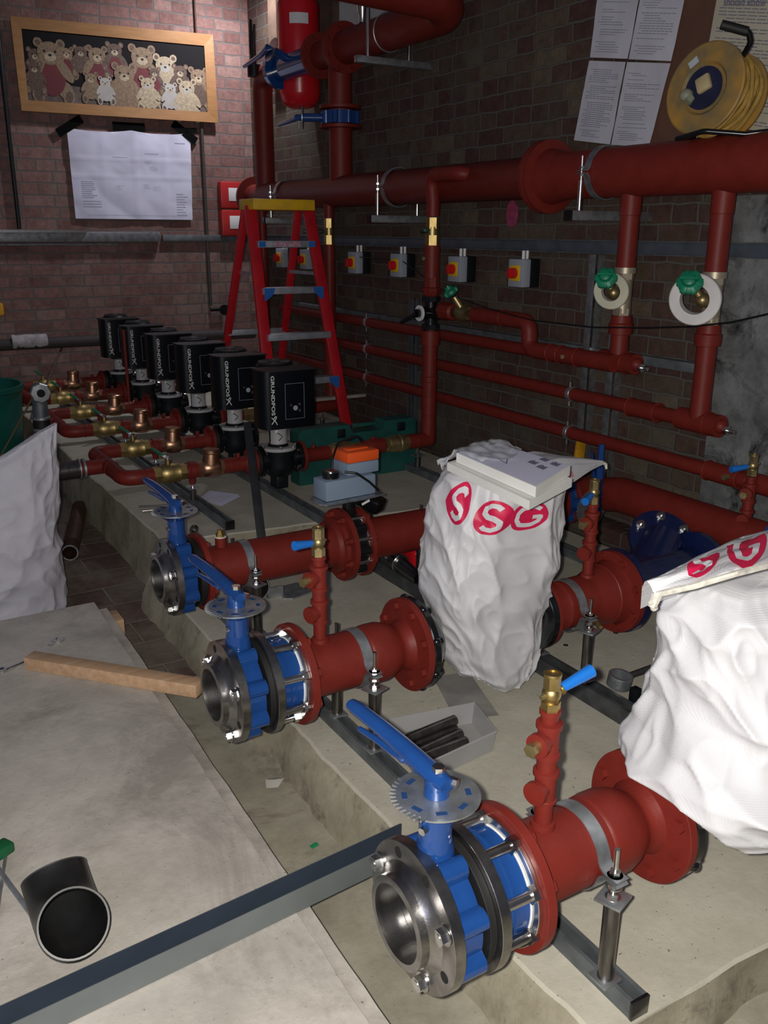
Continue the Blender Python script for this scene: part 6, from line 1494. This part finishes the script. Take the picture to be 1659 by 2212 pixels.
# pale planks behind the case
a, c = onY(690, 893, 5.53), onY(770, 893, 5.53); a.z = c.z = .534
tag(MB().bar(a-X_*.1, c+X_*.06, .07, .02, bev=.002).build('plank', mat('pale_plank', (.36, .33, .28), .8, 0, .2, 10)), 'pale plank resting across pipes behind the tool case', 'plank')
# spirit level against the wall
a, c = onX(1248, 1010, 3.13), onX(1256, 948, 3.22)
t = T('spirit_level', 'yellow spirit level leaning on the wall behind the cartons', 'spirit level', a-Z_*.25)
d_ = (c-a).normalized(); MB().bar(a-d_*.14, c+d_*.02, .022, .055, up=(1, .2, 0), bev=.003).build('body', YEL, t)
MB().cyl(a+d_*.05-X_*.020, a+d_*.05-X_*.012, .017, n=20).build('vial_window', mat('vial_green', (.25, .55, .05), .3), t)
# ring and handle tool at the wide rail
p = onZ(1337, 1474, .222)
t = T('ratchet_tool', 'steel ring headed tool lying across the wide rail', 'tool', p)
MB().ring(p, V((.05, -.15, 1)), -.012, .030, .030, .040, 36).build('ring_head', GALV, t)
MB().cyl(p+V((.04, .0, .012)), onZ(1425, 1436, .26), .011, n=16).build('handle', TUBE, t)
p = onZ(1372, 1502, .18)
tag(MB().box(p, (.03, .03, .055), 0, None, .003).build('black_block', BLKM), 'small black block beside the wide rail', 'block')
for x, y, lab in ((1330, 1367, 'small washer on the plinth right of the clamp legs'), (1222, 1394, 'small washer on the plinth left of the clamp legs')):
    p = onZ(x, y, .151); tag(MB().ring(p, Z_, 0, .002, .004, .010, 20).build('washer', STEELD), lab, 'washer')
# red box and tool behind the central sack
p = onZ(915, 1236, .151)
t = T('red_box', 'small red box with a white dot half hidden behind the central sack', 'box', p)
MB().bx(p.x-.06, p.x+.10, p.y, p.y+.10, .151, .30, bev=.006).build('box_body', REDG, t); q = onY(901, 1196, p.y-.001); MB().cyl(q, q-Y_*.003, .008, n=16).build('white_dot', WHITE, t)
a, c = onZ(850, 1205, .26), onZ(905, 1250, .23)
t = T('grease_gun', 'dark cylindrical tool lying on the wide rail under the far red pipe', 'tool', c)
MB().cyl(a, c, .035, .026).build('barrel', STEELD, t); MB().ring(a.lerp(c, .25), c-a, 0, .008, .02, .042, 28).build('collar', ZINC, t)
# left edge: dark green bin
t = T('green_bin', 'dark green plastic bin at the left edge behind the white sack', 'bin', (.62, 5.3, 0))
q = onY(30, 838, 6.2)
MB().lathe((q.x-.27, 6.45, 0), Z_, [(0, 0), (0, .30), (q.z-.04, .355), (q.z-.03, .37), (q.z, .37), (q.z, .35), (.02, .28), (.02, 0)], 56).build('bin_body', TEAL, t)
a, c = onY(0, 1010, 5.9), onY(70, 860, 5.95)
tag(MB().cyl(V((a.x-.1, 5.9, a.z-.1)), c, .006, n=8).build('thin_stick', mat('stick_brown', (.12, .08, .03), .7)), 'thin brown stick leaning in front of the green bin', 'stick')
a, c = onY(75, 890, 7.0), onY(141, 735, YB-.02)
tag(MB().cyl(a, c, .008, n=8).build('thin_stick', mat('stick_brown2', (.09, .06, .045), .7)), 'thin stick leaning on the back wall left of the pumps', 'stick')
# blue rim at the right edge
MB().ring((mx, 1.90, mz), Y_, 0, .05, .06, .125, 48).build('valve_ring', BLUE, T('blue_valve', 'blue valve body on the wall main at the right edge above the sack', 'valve', (mx, 1.9, mz)))
